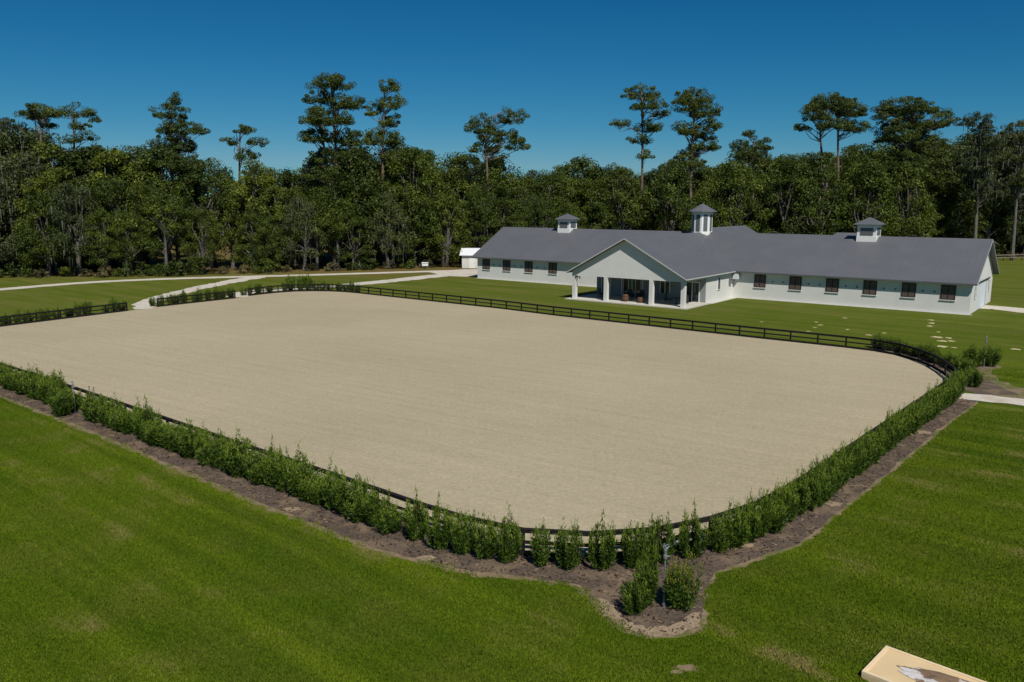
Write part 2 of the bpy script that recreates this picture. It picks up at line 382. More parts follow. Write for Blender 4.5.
# ------------------------------------------------------------------ grass blades and mulch chips (stuff)
def in_poly(px, py, poly):
    ins = np.zeros(px.shape, bool); n = len(poly)
    for i in range(n):
        x1,y1 = poly[i]; x2,y2 = poly[(i+1)%n]
        c = ((y1 > py) != (y2 > py)) & (px < (x2-x1)*(py-y1)/((y2-y1) or 1e-9)+x1)
        ins ^= c
    return ins
def blades(name, px, py, hmin, hmax, w, mat, label, cat):
    n = len(px); a = rng.uniform(0, 2*np.pi, n); h = rng.uniform(hmin, hmax, n)
    lean = rng.normal(0, .45, (n,2))*h[:,None]
    V = np.zeros((n,3,3)); dx = np.cos(a)*w/2; dy = np.sin(a)*w/2
    V[:,0,0] = px-dx; V[:,0,1] = py-dy; V[:,1,0] = px+dx; V[:,1,1] = py+dy
    V[:,2,0] = px+lean[:,0]; V[:,2,1] = py+lean[:,1]; V[:,2,2] = h
    o = link(name, quads_mesh(name, V), mat); return tag(o, label, cat, kind='stuff')
CAMH = 12.5
n = 1250000
D = 14.0*(60/14.0)**(rng.uniform(0,1,n)**0.8); az = rng.uniform(-0.92, 0.92, n)
px, py = D*np.tan(az), D
wob = .28*np.sin(px*2.1+py*1.3)+.2*np.sin(px*5.3-py*3.9)+.15*np.sin(px*11.7+py*9.1)+rng.normal(0,.10,n)
keep = ~in_poly(px, py, [(x,y) for x,y in ring]) & ~in_poly(px+wob*.5, py+.22+wob*.5, outer+nearline) & ~in_poly(px,py,bed2)
keep &= ~((px > 28) & (py > 43) & (py < 56)) | (py < 47.5)
for (qx,qy,qr) in ((4.75,20.3,.30),(4.45,20.1,.16)): keep &= ((px-qx)/1.3)**2+((py-qy)/.75)**2 > (qr*(1+wob*1.2))**2
boxq = [(10.47,21.05),(14.07,17.58),(12.85,16.3),(9.25,19.8)]
keep &= ~in_poly(px,py,boxq)
blades('grass_blades', px[keep], py[keep], .03, .075, .035, M['blade'], 'mown green lawn grass in front of the arena hedge', 'grass')
n = 60000
px = rng.uniform(-36, 31, n); py = rng.uniform(21, 58, n)
bed = outer + nearline
k = in_poly(px, py, bed); px, py = px[k], py[k]
n = len(px); a = rng.uniform(0,2*np.pi,n); L = rng.uniform(.03,.08,n); t = rng.uniform(-.6,.6,n)
V = np.zeros((n,4,3)); ux,uy = np.cos(a)*L,np.sin(a)*L; vx,vy = -np.sin(a)*L*.35,np.cos(a)*L*.35
for j,(s1,s2) in enumerate(((-1,-1),(1,-1),(1,1),(-1,1))):
    V[:,j,0] = px+s1*ux+s2*vx; V[:,j,1] = py+s1*uy+s2*vy; V[:,j,2] = .035+s1*t*L*.4+s2*.01
M['chip'] = mat_leaf('mulch_chip', (0.05,0.033,0.022), (0.17,0.12,0.078), 0, 1.5, 0, 0.7)
tag(link('mulch_chips', quads_mesh('mulch_chips', V), M['chip']), 'brown bark mulch chips spread under the hedge', 'mulch', kind='stuff')

# ------------------------------------------------------------------ fences
post_mb = MB(); post_mb.box(-.055,.055,-.055,.055,0,.985); POST = post_mb.mesh('post'); POST.materials.append(M['fence'])
def board(pts, z0, z1, off, th):
    """a board swept along the line, as one mesh"""
    mb = MB(); a = offset(pts, off-th/2); b = offset(pts, off+th/2); n = len(pts)
    vs = [(*a[i],z0) for i in range(n)]+[(*b[i],z0) for i in range(n)]+[(*b[i],z1) for i in range(n)]+[(*a[i],z1) for i in range(n)]
    fs = [(k*n+i, k*n+i+1, ((k+1)%4)*n+i+1, ((k+1)%4)*n+i) for k in range(4) for i in range(n-1)]
    fs += [(0,n,2*n,3*n),(n-1,2*n-1,3*n-1,4*n-1)]
    mb.add(vs, fs); return mb
def fence(name, pts, label, group='black board fence round the sand arena', side=-1, step=2.42, sc=1.0, kick=True, cat='fence', mat=None):
    mat = mat or M['fence']
    ps = resample(pts, step); o = ps[0]
    rt = empty(name, (o[0],o[1],0)); tag(rt, label, cat, group)
    loc = [(x-o[0],y-o[1]) for x,y in ps]
    for i,(x,y) in enumerate(loc):
        p = link('post', POST, None, rt, (x,y,0))
        a = loc[max(i-1,0)]; b = loc[min(i+1,len(loc)-1)]
        p.rotation_euler.z = math.atan2(b[1]-a[1], b[0]-a[0]); p.scale = (1,1,sc)
    board(loc, .87*sc, .99*sc, side*.078, .04).build('top_rail', mat, rt)
    board(loc, .47*sc, .59*sc, side*.078, .04).build('middle_rail', mat, rt)
    if kick: board(loc, .988, 1.02, side*.03, .17).build('cap_rail', mat, rt)
    if kick: board(loc, .02, .20, side*.078, .04).build('kick_board', mat, rt)
    return rt
fence('board_fence', FAR_LEFT, 'black board fence on the far left side of the arena, left of the first gateway')
fence('board_fence', FAR_MID, 'short black board fence between the two gateways at the far left')
fence('board_fence', BACK, 'long black board fence along the back of the arena, in front of the barn')
fence('board_fence', smooth(NEAR,1), 'black board fence behind the long hedge along the near sides of the arena', side=1)
# far away pasture fence right of the barn
M['greywood'] = plain('weathered_wood', (0.20,0.17,0.13), 0.9, 0.2, 3)
fence('pasture_fence', [(84,166),(98,169.5),(112,173),(130,178)], 'weathered post and rail fence at the foot of the trees right of the barn', group=None, kick=False, sc=1.3, mat=M['greywood'])

# ------------------------------------------------------------------ shrubs
def leaf_quads(P, Dv, L, W):
    """pointed leaves: P base (n,3), Dv direction (n,3) unit, length L (n), width W (n) -> (n,4,3) rhombs"""
    n = len(P); r = rng.normal(size=(n,3)); s = np.cross(Dv, r); s /= np.linalg.norm(s,axis=1)[:,None]+1e-9
    V = np.zeros((n,4,3)); V[:,0] = P; V[:,1] = P+Dv*(L*.45)[:,None]+s*(W/2)[:,None]
    V[:,2] = P+Dv*L[:,None]; V[:,3] = P+Dv*(L*.45)[:,None]-s*(W/2)[:,None]
    return V
def shrub_proto(h, rad, nst, seed, yellow=False):
    """upright bushy podocarpus: fans of upright twigs with long narrow leaves"""
    rr = np.random.default_rng(seed); P=[];Dv=[];TP=[];TD=[]
    stems = MB(); lean = []
    for i in range(nst):
        a = rr.uniform(0,2*np.pi); q = rad*np.sqrt(rr.uniform(0,1)); hh = h*rr.uniform(.72,1.0)*(1-.28*(q/rad)**2)
        if rr.uniform() < .14: hh *= 1.25
        base = np.array([np.cos(a)*q*.45, np.sin(a)*q*.45, 0.0]); top = np.array([np.cos(a)*q*1.05, np.sin(a)*q*1.05, hh])
        if i < 6: stems.tube([base, (base+top)/2, base*.2+top*.8], [.016,.012,.006], 5)
        m = int(60*hh)
        t = rr.uniform(.05,1,m); bow = np.sin(t*np.pi)[:,None]*np.array([np.cos(a),np.sin(a),0])*.10
        pts = base+(top-base)*t[:,None]+bow+rr.normal(0,.035,(m,3))
        ax = (top-base)/np.linalg.norm(top-base)
        d = rr.normal(size=(m,3)); d = d/np.linalg.norm(d,axis=1)[:,None]*.75+ax*.75; d /= np.linalg.norm(d,axis=1)[:,None]
        tip = t > .84
        P.append(pts[~tip]); Dv.append(d[~tip]); TP.append(pts[tip]); TD.append(d[tip])
    P = np.vstack(P); Dv = np.vstack(Dv); TP = np.vstack(TP); TD = np.vstack(TD)
    n = len(P); V = leaf_quads(P, Dv, rr.uniform(.10,.19,n), rr.uniform(.028,.05,n))
    n2 = len(TP); V2 = leaf_quads(TP, TD*np.array([.7,.7,1.2]), rr.uniform(.10,.18,n2), rr.uniform(.02,.035,n2))
    a = quads_mesh('foliage', V); a.materials.append(M['shrub_leaf'])
    b = quads_mesh('new_growth', V2); b.materials.append(M['shrub_yellow'] if yellow else M['shrub_tip'])
    s = stems.mesh('stems'); s.materials.append(M['stem'])
    return (a,b,s)
SH = [shrub_proto(1.5, .52, 46, 100+i) for i in range(6)]
SLIM = shrub_proto(1.45, .26, 18, 130); YEL = shrub_proto(1.5, .55, 44, 131, True)
SPARSE = [shrub_proto(1.5, .48, 24, 140+i) for i in range(3)]
def shrub(x, y, label, group, pr=None, sc=1.0, sz=None, name='hedge_shrub', cat='shrub'):
    pr = pr or SH[random.randrange(6)]
    rt = empty(name, (x,y,0), random.uniform(0,6.28)); rt.scale = (sc,sc,sz or sc)
    tag(rt, label, cat, group)
    link('foliage', pr[0], None, rt); link('new_growth', pr[1], None, rt); link('stems', pr[2], None, rt)
    return rt
GH = 'clipped podocarpus shrubs of the arena hedge'
# continuous hedge on the near left side, outside the fence
hl = offset([(-48.0,66.4),(-34.7,55.8),(-25.7,48.4),(-16.8,41.0),(-12.4,37.3),(-7.2,33.1),(-4.0,30.35)], -1.02)
for (x,y) in resample(hl, .84):
    if math.dist((x,y),(-25.6,46.6)) < .95: continue
    shrub(x+random.uniform(-.12,.12), y+random.uniform(-.14,.14), 'bushy green shrub in the unbroken hedge along the near left side of the arena', GH+' on the near left side', sc=random.uniform(.85,1.40), sz=random.uniform(.75,1.30))
# separate shrubs round the near corner
cor = [(-3.55,28.75,'H',1.0),(-2.6,28.0,'H',1.05),(-1.75,27.55,'H',1.0),(-.95,27.15,'H',.95),(-.15,26.9,'H',1.05),(1.0,26.5,'S',1.05),(1.95,26.35,'H',1.0),(3.1,26.35,'H',1.05),(4.2,26.45,'H',1.0),(5.15,26.75,'H',1.05),(6.35,27.15,'H',1.05)]
txt = ['plump green shrub where the long left hedge ends and the separate corner shrubs begin',
 'green shrub second after the end of the long left hedge at the near corner',
 'bushy green shrub five places left of the slim upright one at the near corner',
 'green shrub with pale shoots, last but one before the slim one at the near corner',
 'dense green shrub just left of the slim upright one at the near corner',
 'slim upright shrub, the narrowest of the row round the near corner of the arena',
 'dense green shrub just right of the slim upright one at the near corner',
 'broad green shrub midway between the slim one and the sprinkler pole',
 'green shrub in the fence row next on the left of the sprinkler pole',
 'green shrub in the fence row directly behind the sprinkler pole',
 'upright green shrub in the fence row just right of the sprinkler pole']
txt[2] = 'bushy green shrub third from the left among the separate shrubs of the near corner'
for (x,y,k,s),t in zip(cor, txt):
    shrub(x, y, t, 'separate shrubs round the near corner of the arena', SLIM if k=='S' else None, s*(.86 if k=='H' else 1), s*1.08)
hr = offset([(7.2,28.3),(9.4,29.8),(11.8,32.3),(16.3,37.6),(28.4,51.8)], -.60)
for (x,y) in resample(hr, .74):
    shrub(x+random.uniform(-.1,.1), y+random.uniform(-.1,.1), 'dark green upright shrub in the tight hedge along the near right side of the arena', GH+' on the near right side', sc=random.uniform(.74,.98), sz=random.uniform(.95,1.22))
# curved hedge behind the right corner
for (x,y) in resample(offset([(30.3,67.9),(31.5,65.9),(32.0,63.4),(32.0,60.0),(31.2,56.2),(30.3,54.2)], 1.1), .85):
    shrub(x+random.uniform(-.15,.15), y+random.uniform(-.15,.15), 'green shrub in the curved hedge outside the right hand corner of the arena', GH+' round the right corner', sc=random.uniform(.8,1.05), sz=random.uniform(.6,.88))
# far left hedges, looser
for pts,lab,gr in ((FAR_LEFT,'loose green shrub behind the far left arena fence, left of the first gateway',' on the far left side'),
                (FAR_MID,'green shrub behind the short fence between the two far gateways',' between the far gateways'),
                (BACK[:6],'green shrub behind the rounded far corner of the arena fence',' at the far corner')):
    for (x,y) in resample(offset(pts, .95), 1.05):
        if random.random() < .10: continue
        shrub(x+random.uniform(-.2,.2), y+random.uniform(-.2,.2), lab, GH+gr, random.choice(SPARSE+SH[:2]), random.uniform(.75,1.1), random.uniform(.7,1.2))
for x,y,s,t in ((-31.9,117.0,1.35,'tall clipped shrub standing behind the far corner of the arena, left one of the pair'),(-30.2,117.1,1.4,'big clipped shrub standing behind the far corner of the arena, right one of the pair')):
    shrub(x, y, t, 'pair of big shrubs behind the far corner', SH[0], s, s*.95, 'clipped_shrub')
shrub(-29.4,117.4, 'third of the big clipped shrubs behind the far corner, partly behind the right one', None, SH[3], 1.2, 1.3, 'clipped_shrub')
# shrubs round the sprinklers
shrub(3.75,23.3, 'low dark shrub at the left edge of the mulch island by the near sprinkler pole', None, SH[1], .8, .72, 'island_shrub')
shrub(4.15,23.75, 'tall leafy shrub just left of the near sprinkler pole on the mulch island', None, SH[2], .78, 1.22, 'island_shrub')
shrub(5.32,23.6, 'round shrub with yellow green tips right of the near sprinkler pole', None, YEL, 1.0, 1.0, 'island_shrub')
shrub(-26.5,46.55, 'big dark shrub beside the pale sprinkler pole on the near left side', None, SH[4], 1.25, 1.15, 'island_shrub')
shrub(35.1,60.9, 'round dark shrub left of the sprinkler pole outside the right corner', None, SH[5], 1.35, 1.1, 'island_shrub')
shrub(36.4,61.1, 'round dark shrub right of the sprinkler pole outside the right corner', None, SH[0], 1.35, 1.05, 'island_shrub')
# ------------------------------------------------------------------ sprinklers
def sprinkler(x, y, label, h=2.05):
    rt = empty('sprinkler_pole', (x,y,0), random.uniform(0,1)); tag(rt, label, 'sprinkler', 'tall arena sprinklers')
    p = MB(); p.tube([(0,0,0),(0,0,h*.78)], .028, 8); p.tube([(0,0,0),(0,0,.12)], .05, 8); p.build('riser_pipe', M['steel'], rt, smooth=False)
    v = MB(); v.tube([(0,0,h*.78),(0,0,h*.80),(0,0,h*.84),(0,0,h*.86)], [.05,.065,.065,.05], 10); v.tube([(.03,0,h*.82),(.14,0,h*.82)], .02, 6); v.build('valve', M['steel'], rt)
    hd = MB(); hd.tube([(0,0,h*.86),(0,0,h*.93)], [.04,.05], 8)
    hd.tube([(-.05,0,h*.93),(.02,0,h*.94),(.13,0,h*.985)], [.028,.034,.016], 8)
    hd.tube([(0,0,h*.93),(-.02,0,h)], [.035,.03], 8); hd.build('nozzle_head', M['steel'], rt)
    ar = MB(); ar.cbox((.02,0,h*1.005), (1,0,.15), .09, (0,1,0), .010, (-.15,0,1), .014); ar.cbox((-.08,0,h*.985), (1,0,0), .02, (0,1,0), .02, (0,0,1), .04); ar.build('impact_arm', M['steel'], rt)
sprinkler(4.72,23.62, 'tall steel sprinkler pole on the mulch island at the near corner')
sprinkler(-26.05,47.25, 'pale sprinkler pole rising from the hedge on the near left side', 1.9)
sprinkler(35.75,60.6, 'grey sprinkler pole between two round shrubs outside the right corner', 2.4)
for i,(x,y,t) in enumerate(((-24.75,46.55,'thin stake, left of the two beside the hedge gap on the near left'),(-24.35,46.3,'thin stake, right of the two beside the hedge gap on the near left'))):
    s = MB(); s.tube([(0,0,0),(.02,0,1.75)], .03, 6); s.tube([(.02,0,1.75),(.02,0,1.79)], .045, 6); tag(s.build('hedge_stake', M['greywood'], None, (x,y,0)), t, 'stake', 'stakes in the hedge gap')

# ------------------------------------------------------------------ wooden box with muddy cover, bottom right
ang = R(-44)
bx = empty('wooden_box', (10.47,21.05,0), ang); tag(bx, 'pale wooden box cover lying in the grass at the bottom right corner', 'box')
LX, LY, HH = 5.0, 1.75, .20
b = MB(); b.box(0,LX,-LY,0,0.0,HH-.05); b.build('base', M['ply'], bx)
b = MB(); b.box(0,LX,-.09,0,HH-.05,HH+.02); b.box(0,LX,-LY,-LY+.09,HH-.05,HH+.02); b.box(0,.09,-LY+.09,-.09,HH-.05,HH+.02); b.box(LX-.09,LX,-LY+.09,-.09,HH-.05,HH+.02); b.build('rim', M['plyedge'], bx)
b = MB(); b.box(.09,LX-.09,-LY+.09,-.09,HH-.048,HH-.01); b.build('lid_board', M['ply'], bx)
nr, na = 16, 72; vs = []; fs = []
from mathutils import noise as mn
for a_ in range(na):
    th = 2*math.pi*a_/na; ed = 1+.22*mn.noise(Vector((math.cos(th)*2.1,math.sin(th)*2.1,4)))+.10*mn.noise(Vector((math.cos(th)*6,math.sin(th)*6,8)))
    for r_ in range(nr):
        q = (r_+.02)/(nr-1); x = 2.55+1.85*q*ed*math.cos(th); y = -.86+.62*q*ed*math.sin(th)
        e = min(1,(1-q)*5); z = HH+.005+e*(.03+.10*abs(mn.noise(Vector((x*2.2,y*3.2,1))))+.05*mn.noise(Vector((x*6,y*7,2))))
        vs.append((x,min(-.12,max(y,-LY+.12)),z))
fs = [(a_*nr+r_,a_*nr+r_+1,((a_+1)%na)*nr+r_+1,((a_+1)%na)*nr+r_) for a_ in range(na) for r_ in range(nr-1)]+[tuple(a_*nr for a_ in range(na))]
t = MB(); t.add(vs, fs); o = t.build('crumpled_tarp', M['tarp'], None, smooth=True)
o.matrix_world = Matrix.Translation((10.47,21.05,0)) @ Matrix.Rotation(ang,4,'Z'); tag(o, 'crumpled white and muddy brown tarp lying on the wooden box', 'tarp')

# ------------------------------------------------------------------ the barn  (local x along the front, y to the back)
BO = (-5.586,132.182,0); BR = R(-37.52)
EV, RG, OV, W_ = 3.5, 8.0, .60, 15.5
SL = (RG-EV)/(W_/2+OV); LEN = 70.6; CX = 35.5; HW = 7.8
TH = .14
barn = empty('horse_barn', BO, BR); tag(barn, 'long white horse barn with grey metal roofs, a front porch gable and three cupolas', 'barn')
w = MB()
wt = RG - TH - .05    # apex of the gable walls, under the roof sheet
def under(d): return RG-SL*abs(d)-TH-.03     # underside height at distance d from a ridge
w.prism([(0,-.2),(W_,-.2),(W_,under(W_/2)),(W_/2,under(0)),(0,under(W_/2))], 'x', 0, LEN)
w.build('wall', M['stucco'], barn)
# enclosed part of the front wing
w = MB(); w.prism([(CX-HW,-.2),(CX+HW,-.2),(CX+HW,under(HW)-.004),(CX,under(0)-.004),(CX-HW,under(HW)-.004)], 'y', -8.3, -.004)
w.build('wing_wall', M['stucco'], barn)
w = MB(); RZ = 8.55; w.prism([(CX-8.5,-.2),(CX+8.5,-.2),(CX+8.5,RZ-SL*8.5-.2),(CX,RZ-.2),(CX-8.5,RZ-SL*8.5-.2)], 'y', W_+.004, 22.0)
w.build('rear_wing_wall', M['stucco'], barn)
# roofs: gabled sheets with ridges running along x or y
def gable_roof(name, axis, t0, t1, cpos, half, zr, th=TH, ribs=True, parent=None, t1b=None):
    ze = zr-SL*half
    mb = MB()
    poly = [(cpos-half,ze),(cpos,zr),(cpos+half,ze),(cpos+half,ze-th),(cpos,zr-th),(cpos-half,ze-th)]
    # two convex halves
    for s in (-1,1):
        q = [(cpos+s*half,ze),(cpos,zr),(cpos,zr-th),(cpos+s*half,ze-th)]
        mb.prism(q, axis, t0, t1)
    if ribs:
        t = t0+.25
        while t < t1-.1:
            for s in (-1,1):
                q = [(cpos+s*(half-.02),ze+.02*SL),(cpos+s*.12,zr-.12*SL),(cpos+s*.12,zr-.12*SL+.016),(cpos+s*(half-.02),ze+.02*SL+.016)]
                mb.prism(q, axis, t-.012, t+.012)
            t += .61
    mb.prism([(cpos-.22,zr-.22*SL+.003),(cpos,zr+.05),(cpos+.22,zr-.22*SL+.003),(cpos,zr-.02)], axis, t0-.01, t1+.01)
    return mb.build(name, M['roof'], parent)
gable_roof('roof', 'x', -.75, LEN+.6, W_/2, W_/2+OV, RG, parent=barn)
gable_roof('wing_roof', 'y', -14.9, W_/2, CX, HW+OV-.15, RG-.006, parent=barn)
gable_roof('rear_wing_roof', 'y', W_/2+.5, 22.8, CX, 9.1, RZ, parent=barn)
# rake boards on the gables
def rake(name, axis, t, d, cpos, half, zr, mat, parent, hh=.20):
    ze = zr-SL*half
    for s in (-1,1):
        mb = MB(); mb.prism([(cpos+s*(half+.01),ze-.03),(cpos,zr-.02),(cpos,zr-.02-hh),(cpos+s*(half+.01),ze-.03-hh)], axis, t, t+d)
        mb.build(name, mat, parent)
rake('rake_board','y',-14.95,.045,CX,HW+OV-.15,RG-.006,M['soffit'],barn,.13)
rake('rake_board','x',LEN+.6,.045,W_/2,W_/2+OV,RG,M['fascia'],barn,.13)
rake('rake_board','x',-.80,.045,W_/2,W_/2+OV,RG,M['fascia'],barn,.13)
# eave fascia / gutters and soffits
def pbox(name, mat, *q, parent=None):
    f = MB(); f.box(*q); return f.build(name, mat, parent or barn)
pbox('fascia_board', M['roof'], -.75,CX-HW-OV-.2,-OV-.05,-OV-.005,EV-.17,EV-.03); pbox('fascia_board', M['roof'], CX+HW+OV+.1,LEN+.6,-OV-.05,-OV-.005,EV-.17,EV-.03)
for s in (-1,1):
    x = CX+s*(HW+OV-.15); pbox('gutter', M['soffit'], min(x+s*.005,x+s*.09),max(x+s*.005,x+s*.09),-14.9,-OV-.06,EV-.14,EV-.02)
# eaves soffit below (flat)
pbox('soffit', M['soffit'], -.7,CX-HW-.1,-OV,-.004,EV-.20,EV-.183); pbox('soffit', M['soffit'], CX+HW+.1,LEN+.58,-OV,-.004,EV-.20,EV-.183)
# porch: columns, header, gable wall, ceiling, slab
FY = -14.3
hd = MB()
hw_ = CX-27.7+.0
hd.prism([(27.7,3.08),(43.35,3.08),(43.35,under(43.35-CX)),(CX,under(0)),(27.7,under(27.7-CX))], 'y', FY, FY+.25)
hd.build('porch_gable', M['stucco'], barn)
pbox('side_beam', M['stucco'], 27.7,28.1,FY+.254,-8.304,3.08,under(27.7-CX)-.01); pbox('side_beam', M['stucco'], 42.95,43.35,FY+.254,-8.304,3.08,under(7.85)-.01)
for x in (28.0,32.65,38.95,43.1):
    c = MB(); c.box(x-.24,x+.24,FY-.03,FY+.45,.12,3.078); c.build('column', M['stucco'], barn)
c = MB(); c.box(28.1,42.95,FY+.26,-8.31,3.10,3.16); c.build('porch_ceiling', M['soffit'], barn)
c = MB(); c.box(27.1,43.9,-15.0,-8.296,-.1,.12); c.build('porch_slab', M['concrete'], barn)
c = MB(); c.box(CX+HW+.002,CX+HW+.75,-8.29,-.02,-.1,.06); c.build('side_walk', M['concrete'], barn)
pbox('footing', M['concrete'], CX+HW+.752,LEN+.3,-.30,-.006,-.1,.05); pbox('footing', M['concrete'], -.2,CX-HW,-.22,-.006,-.1,.05)
# stall windows: brown frame, two panes each, screens
def stall_window(a, z0=1.52, z1=3.18, wd=1.5, y=0.0):
    fr = MB(); y0, y1 = y-.07, y-.004; t = .11
    fr.box(a-wd/2,a+wd/2,y0,y1,z0,z0+t); fr.box(a-wd/2,a+wd/2,y0,y1,z1-t,z1)
    fr.box(a-wd/2,a-wd/2+t,y0,y1,z0+t,z1-t); fr.box(a+wd/2-t,a+wd/2,y0,y1,z0+t,z1-t); fr.box(a-.08,a+.08,y0,y1,z0+t,z1-t)
    o = fr.build('window', M['brown'], barn)
    pbox('screen', M['screen'], a-wd/2+t,a-.08,y-.035,y-.006,z0+t,z1-t,parent=o); pbox('screen', M['screen'], a+.08,a+wd/2-t,y-.035,y-.006,z0+t,z1-t,parent=o)
    g_ = MB()
    for q in (-1,1):
        xc = a+q*(wd/4+.02)
        for k in range(-2,3): g_.box(xc+k*.105-.009,xc+k*.105+.009,y-.058,y-.037,z0+t,z1-t)
    g_.build('grille', M['brown'], o)
    si = MB(); si.box(a-wd/2-.05,a+wd/2+.05,y-.12,y-.004,z0-.09,z0-.003); si.build('sill', M['stucco'], o)
wins = [1.85,6.0,10.3,14.8] + [46.85,51.35,55.8,60.1,64.3,68.35]
for a in wins: stall_window(a)
for i in range(len(wins)-1):
    if wins[i+1]-wins[i] > 6: continue
    for q in (.36,.66):
        a = wins[i]+(wins[i+1]-wins[i])*q
        l = MB(); l.tube([(a,-.004,2.35),(a,-.07,2.35)], [.12,.10], 8); l.build('wall_vent', M['louver'], barn)
# gable end door and windows (right end)
d = MB(); d.box(LEN+.006,LEN+.07,5.0,10.3,.05,3.15); d.build('sliding_door', M['doorblue'], barn)
pbox('door_edge', M['louver'], LEN+.072,LEN+.085,10.1,10.3,.05,3.15)
d = MB(); d.box(LEN+.09,LEN+.18,4.7,12.3,3.17,3.32); d.build('door_track', M['dark'], barn)
for y in (3.0,13.1):
    d = MB(); d.box(LEN+.004,LEN+.05,y-.55,y+.55,1.55,2.95); o = d.build('end_window', M['glass'], barn)
    d = MB()
    for q in (-1,0,1): d.box(LEN+.052,LEN+.09,y+q*.51-.04,y+q*.51+.04,1.5,3.0)
    for z in (1.5,2.2,2.92): d.box(LEN+.054,LEN+.088,y-.46,y-.05,z,z+.08); d.box(LEN+.054,LEN+.088,y+.05,y+.46,z,z+.08)
    d.build('frame', M['trim'], o)
# side wall of the front wing: small window, lamps
d = MB(); X = CX+HW; d.box(X+.004,X+.05,-4.95,-4.25,1.45,2.9); o = d.build('side_window', M['glass'], barn)
d = MB(); d.box(X+.004,X+.08,-5.03,-4.953,1.37,2.98); d.box(X+.004,X+.08,-4.247,-4.17,1.37,2.98); d.box(X+.004,X+.08,-4.95,-4.25,2.903,2.98); d.box(X+.004,X+.10,-4.95,-4.25,1.37,1.447); d.build('frame', M['trim'], o)
d = MB(); d.box(X+.15,X+.85,-.62,-.10,2.45,3.15); d.box(X+.86,X+.89,-.50,-.22,2.55,3.05); d.tube([(X+.5,-.1,2.8),(X+.5,-.006,2.8)],.05,6); d.build('wall_unit', M['whitemetal'], barn)
d = MB(); d.box(X+.004,X+.30,-1.5,-1.0,1.9,2.5); d.box(X+.02,X+.34,-1.45,-1.05,2.505,2.6); d.build('meter_box', M['louver'], barn)
# dark wall lamp on the first column and one beside the porch
d = MB(); d.box(28.25,28.95,FY-.12,FY-.02,2.86,2.98); d.tube([(28.9,FY-.07,2.86),(28.9,FY-.07,2.70)], [.06,.13], 8); d.box(28.2,28.3,FY-.08,FY-.035,2.75,3.05); d.build('wall_lamp', M['dark'], barn)
# porch back wall: doors, windows, curtains
YB = -8.3
M['backwall'] = plain('porch_back_wall_shaded', (0.24,0.255,0.26), 0.8, 0.05, 2)  # darker than the stucco: the porch's shade is put into this panel's colour
pbox('porch_back_wall', M['backwall'], 27.75,43.25,-8.345,-8.302,.12,3.08)
YB = -8.345
def glazed(x0,x1,z0,z1,name,mull=1):
    d = MB(); d.box(x0,x1,YB-.04,YB-.004,z0,z1); o = d.build(name, M['glass'], barn)
    d = MB(); d.box(x0-.1,x0,YB-.09,YB-.004,z0,z1+.1); d.box(x1,x1+.1,YB-.09,YB-.004,z0,z1+.1); d.box(x0,x1,YB-.09,YB-.004,z1,z1+.1)
    for k in range(1,mull+1):
        xm = x0+(x1-x0)*k/(mull+1); d.box(xm-.04,xm+.04,YB-.09,YB-.042,z0,z1)
    d.build('frame', M['trim'], o)
glazed(28.6,29.8,.12,2.5,'porch_door',0); glazed(31.6,34.6,.12,2.6,'glass_door',2); glazed(37.2,38.4,.9,2.4,'porch_window',1); glazed(40.6,42.4,.12,2.5,'porch_door',1)
for x in (31.75,33.1,34.45):
    d = MB()
    n_=7
    d.add([(x-.17+.34*k/n_, YB-.06-(.03 if k%2 else 0), z) for z in (.3,2.55) for k in range(n_+1)], [(k,k+1,n_+2+k,n_+1+k) for k in range(n_)]); d.build('curtain', M['curtain'], barn)
# cupolas
def cupola(a, z_base, half, z_eave, z_top, over, octo=False):
    nseg = 8 if octo else 4
    cy = W_/2; rt = []
    k = 1/math.cos(math.pi/nseg)
    def ringp(r, z, n=nseg):
        off = math.pi/n
        return [(a+r*k*math.cos(off+2*math.pi*i/n), cy+r*k*math.sin(off+2*math.pi*i/n), z) for i in range(n)]
    n = nseg
    m = MB(); m.add(ringp(half,z_base)+ringp(half,z_eave-.02), [(i,(i+1)%n,n+(i+1)%n,n+i) for i in range(n)]+[tuple(range(n-1,-1,-1)),tuple(range(n,2*n))])
    body = m.build('cupola', M['trim'], barn)
    # base trim and top trim
    for z0,z1,e in ((z_base+.0,z_base+1.05,.05),(z_eave-.30,z_eave-.025,.05)):
        m = MB(); m.add(ringp(half+e,z0)+ringp(half+e,z1), [(i,(i+1)%n,n+(i+1)%n,n+i) for i in range(n)]+[tuple(range(n-1,-1,-1)),tuple(range(n,2*n))])
        m.build('cupola_trim', M['trim'], body)
    m = MB()
    e = half+over
    m.add(ringp(e,z_eave)+ringp(e,z_eave+.07)+[(a,cy,z_top)], [(i,(i+1)%n,n+(i+1)%n,n+i) for i in range(n)]+[(n+i,n+(i+1)%n,2*n) for i in range(n)]+[tuple(range(n-1,-1,-1))])
    m.build('cupola_roof', M['roof'], body)
    # louvred openings
    z0, z1 = z_base+1.15, z_eave-.36
    side = 2*half*math.tan(math.pi/n)
    for i in range(n):
        th = 2*math.pi*i/n + (math.pi/n)*0 + (0)
        nx_, ny_ = math.cos(th+0), math.sin(th+0)
        tx, ty = -ny_, nx_
        hwid = side*(.34 if not octo else .27)
        c0 = Vector((a+nx_*(half+.012), cy+ny_*(half+.012), 0))
        m = MB(); m.cbox((c0.x,c0.y,(z0+z1)/2), (tx,ty,0), hwid, (nx_,ny_,0), .01, (0,0,1), (z1-z0)/2)
        z = z0+.08
        while z < z1-.04:
            m.cbox((c0.x+nx_*.03,c0.y+ny_*.03,z), (tx,ty,0), hwid, (nx_*.8,ny_*.8,-.6), .035, (nx_*.6,ny_*.6,.8), .006); z += .13
        m.build('louver', M['louver'], body)
cupola(12.2, 7.0, 1.08, 9.45, 10.4, .42)
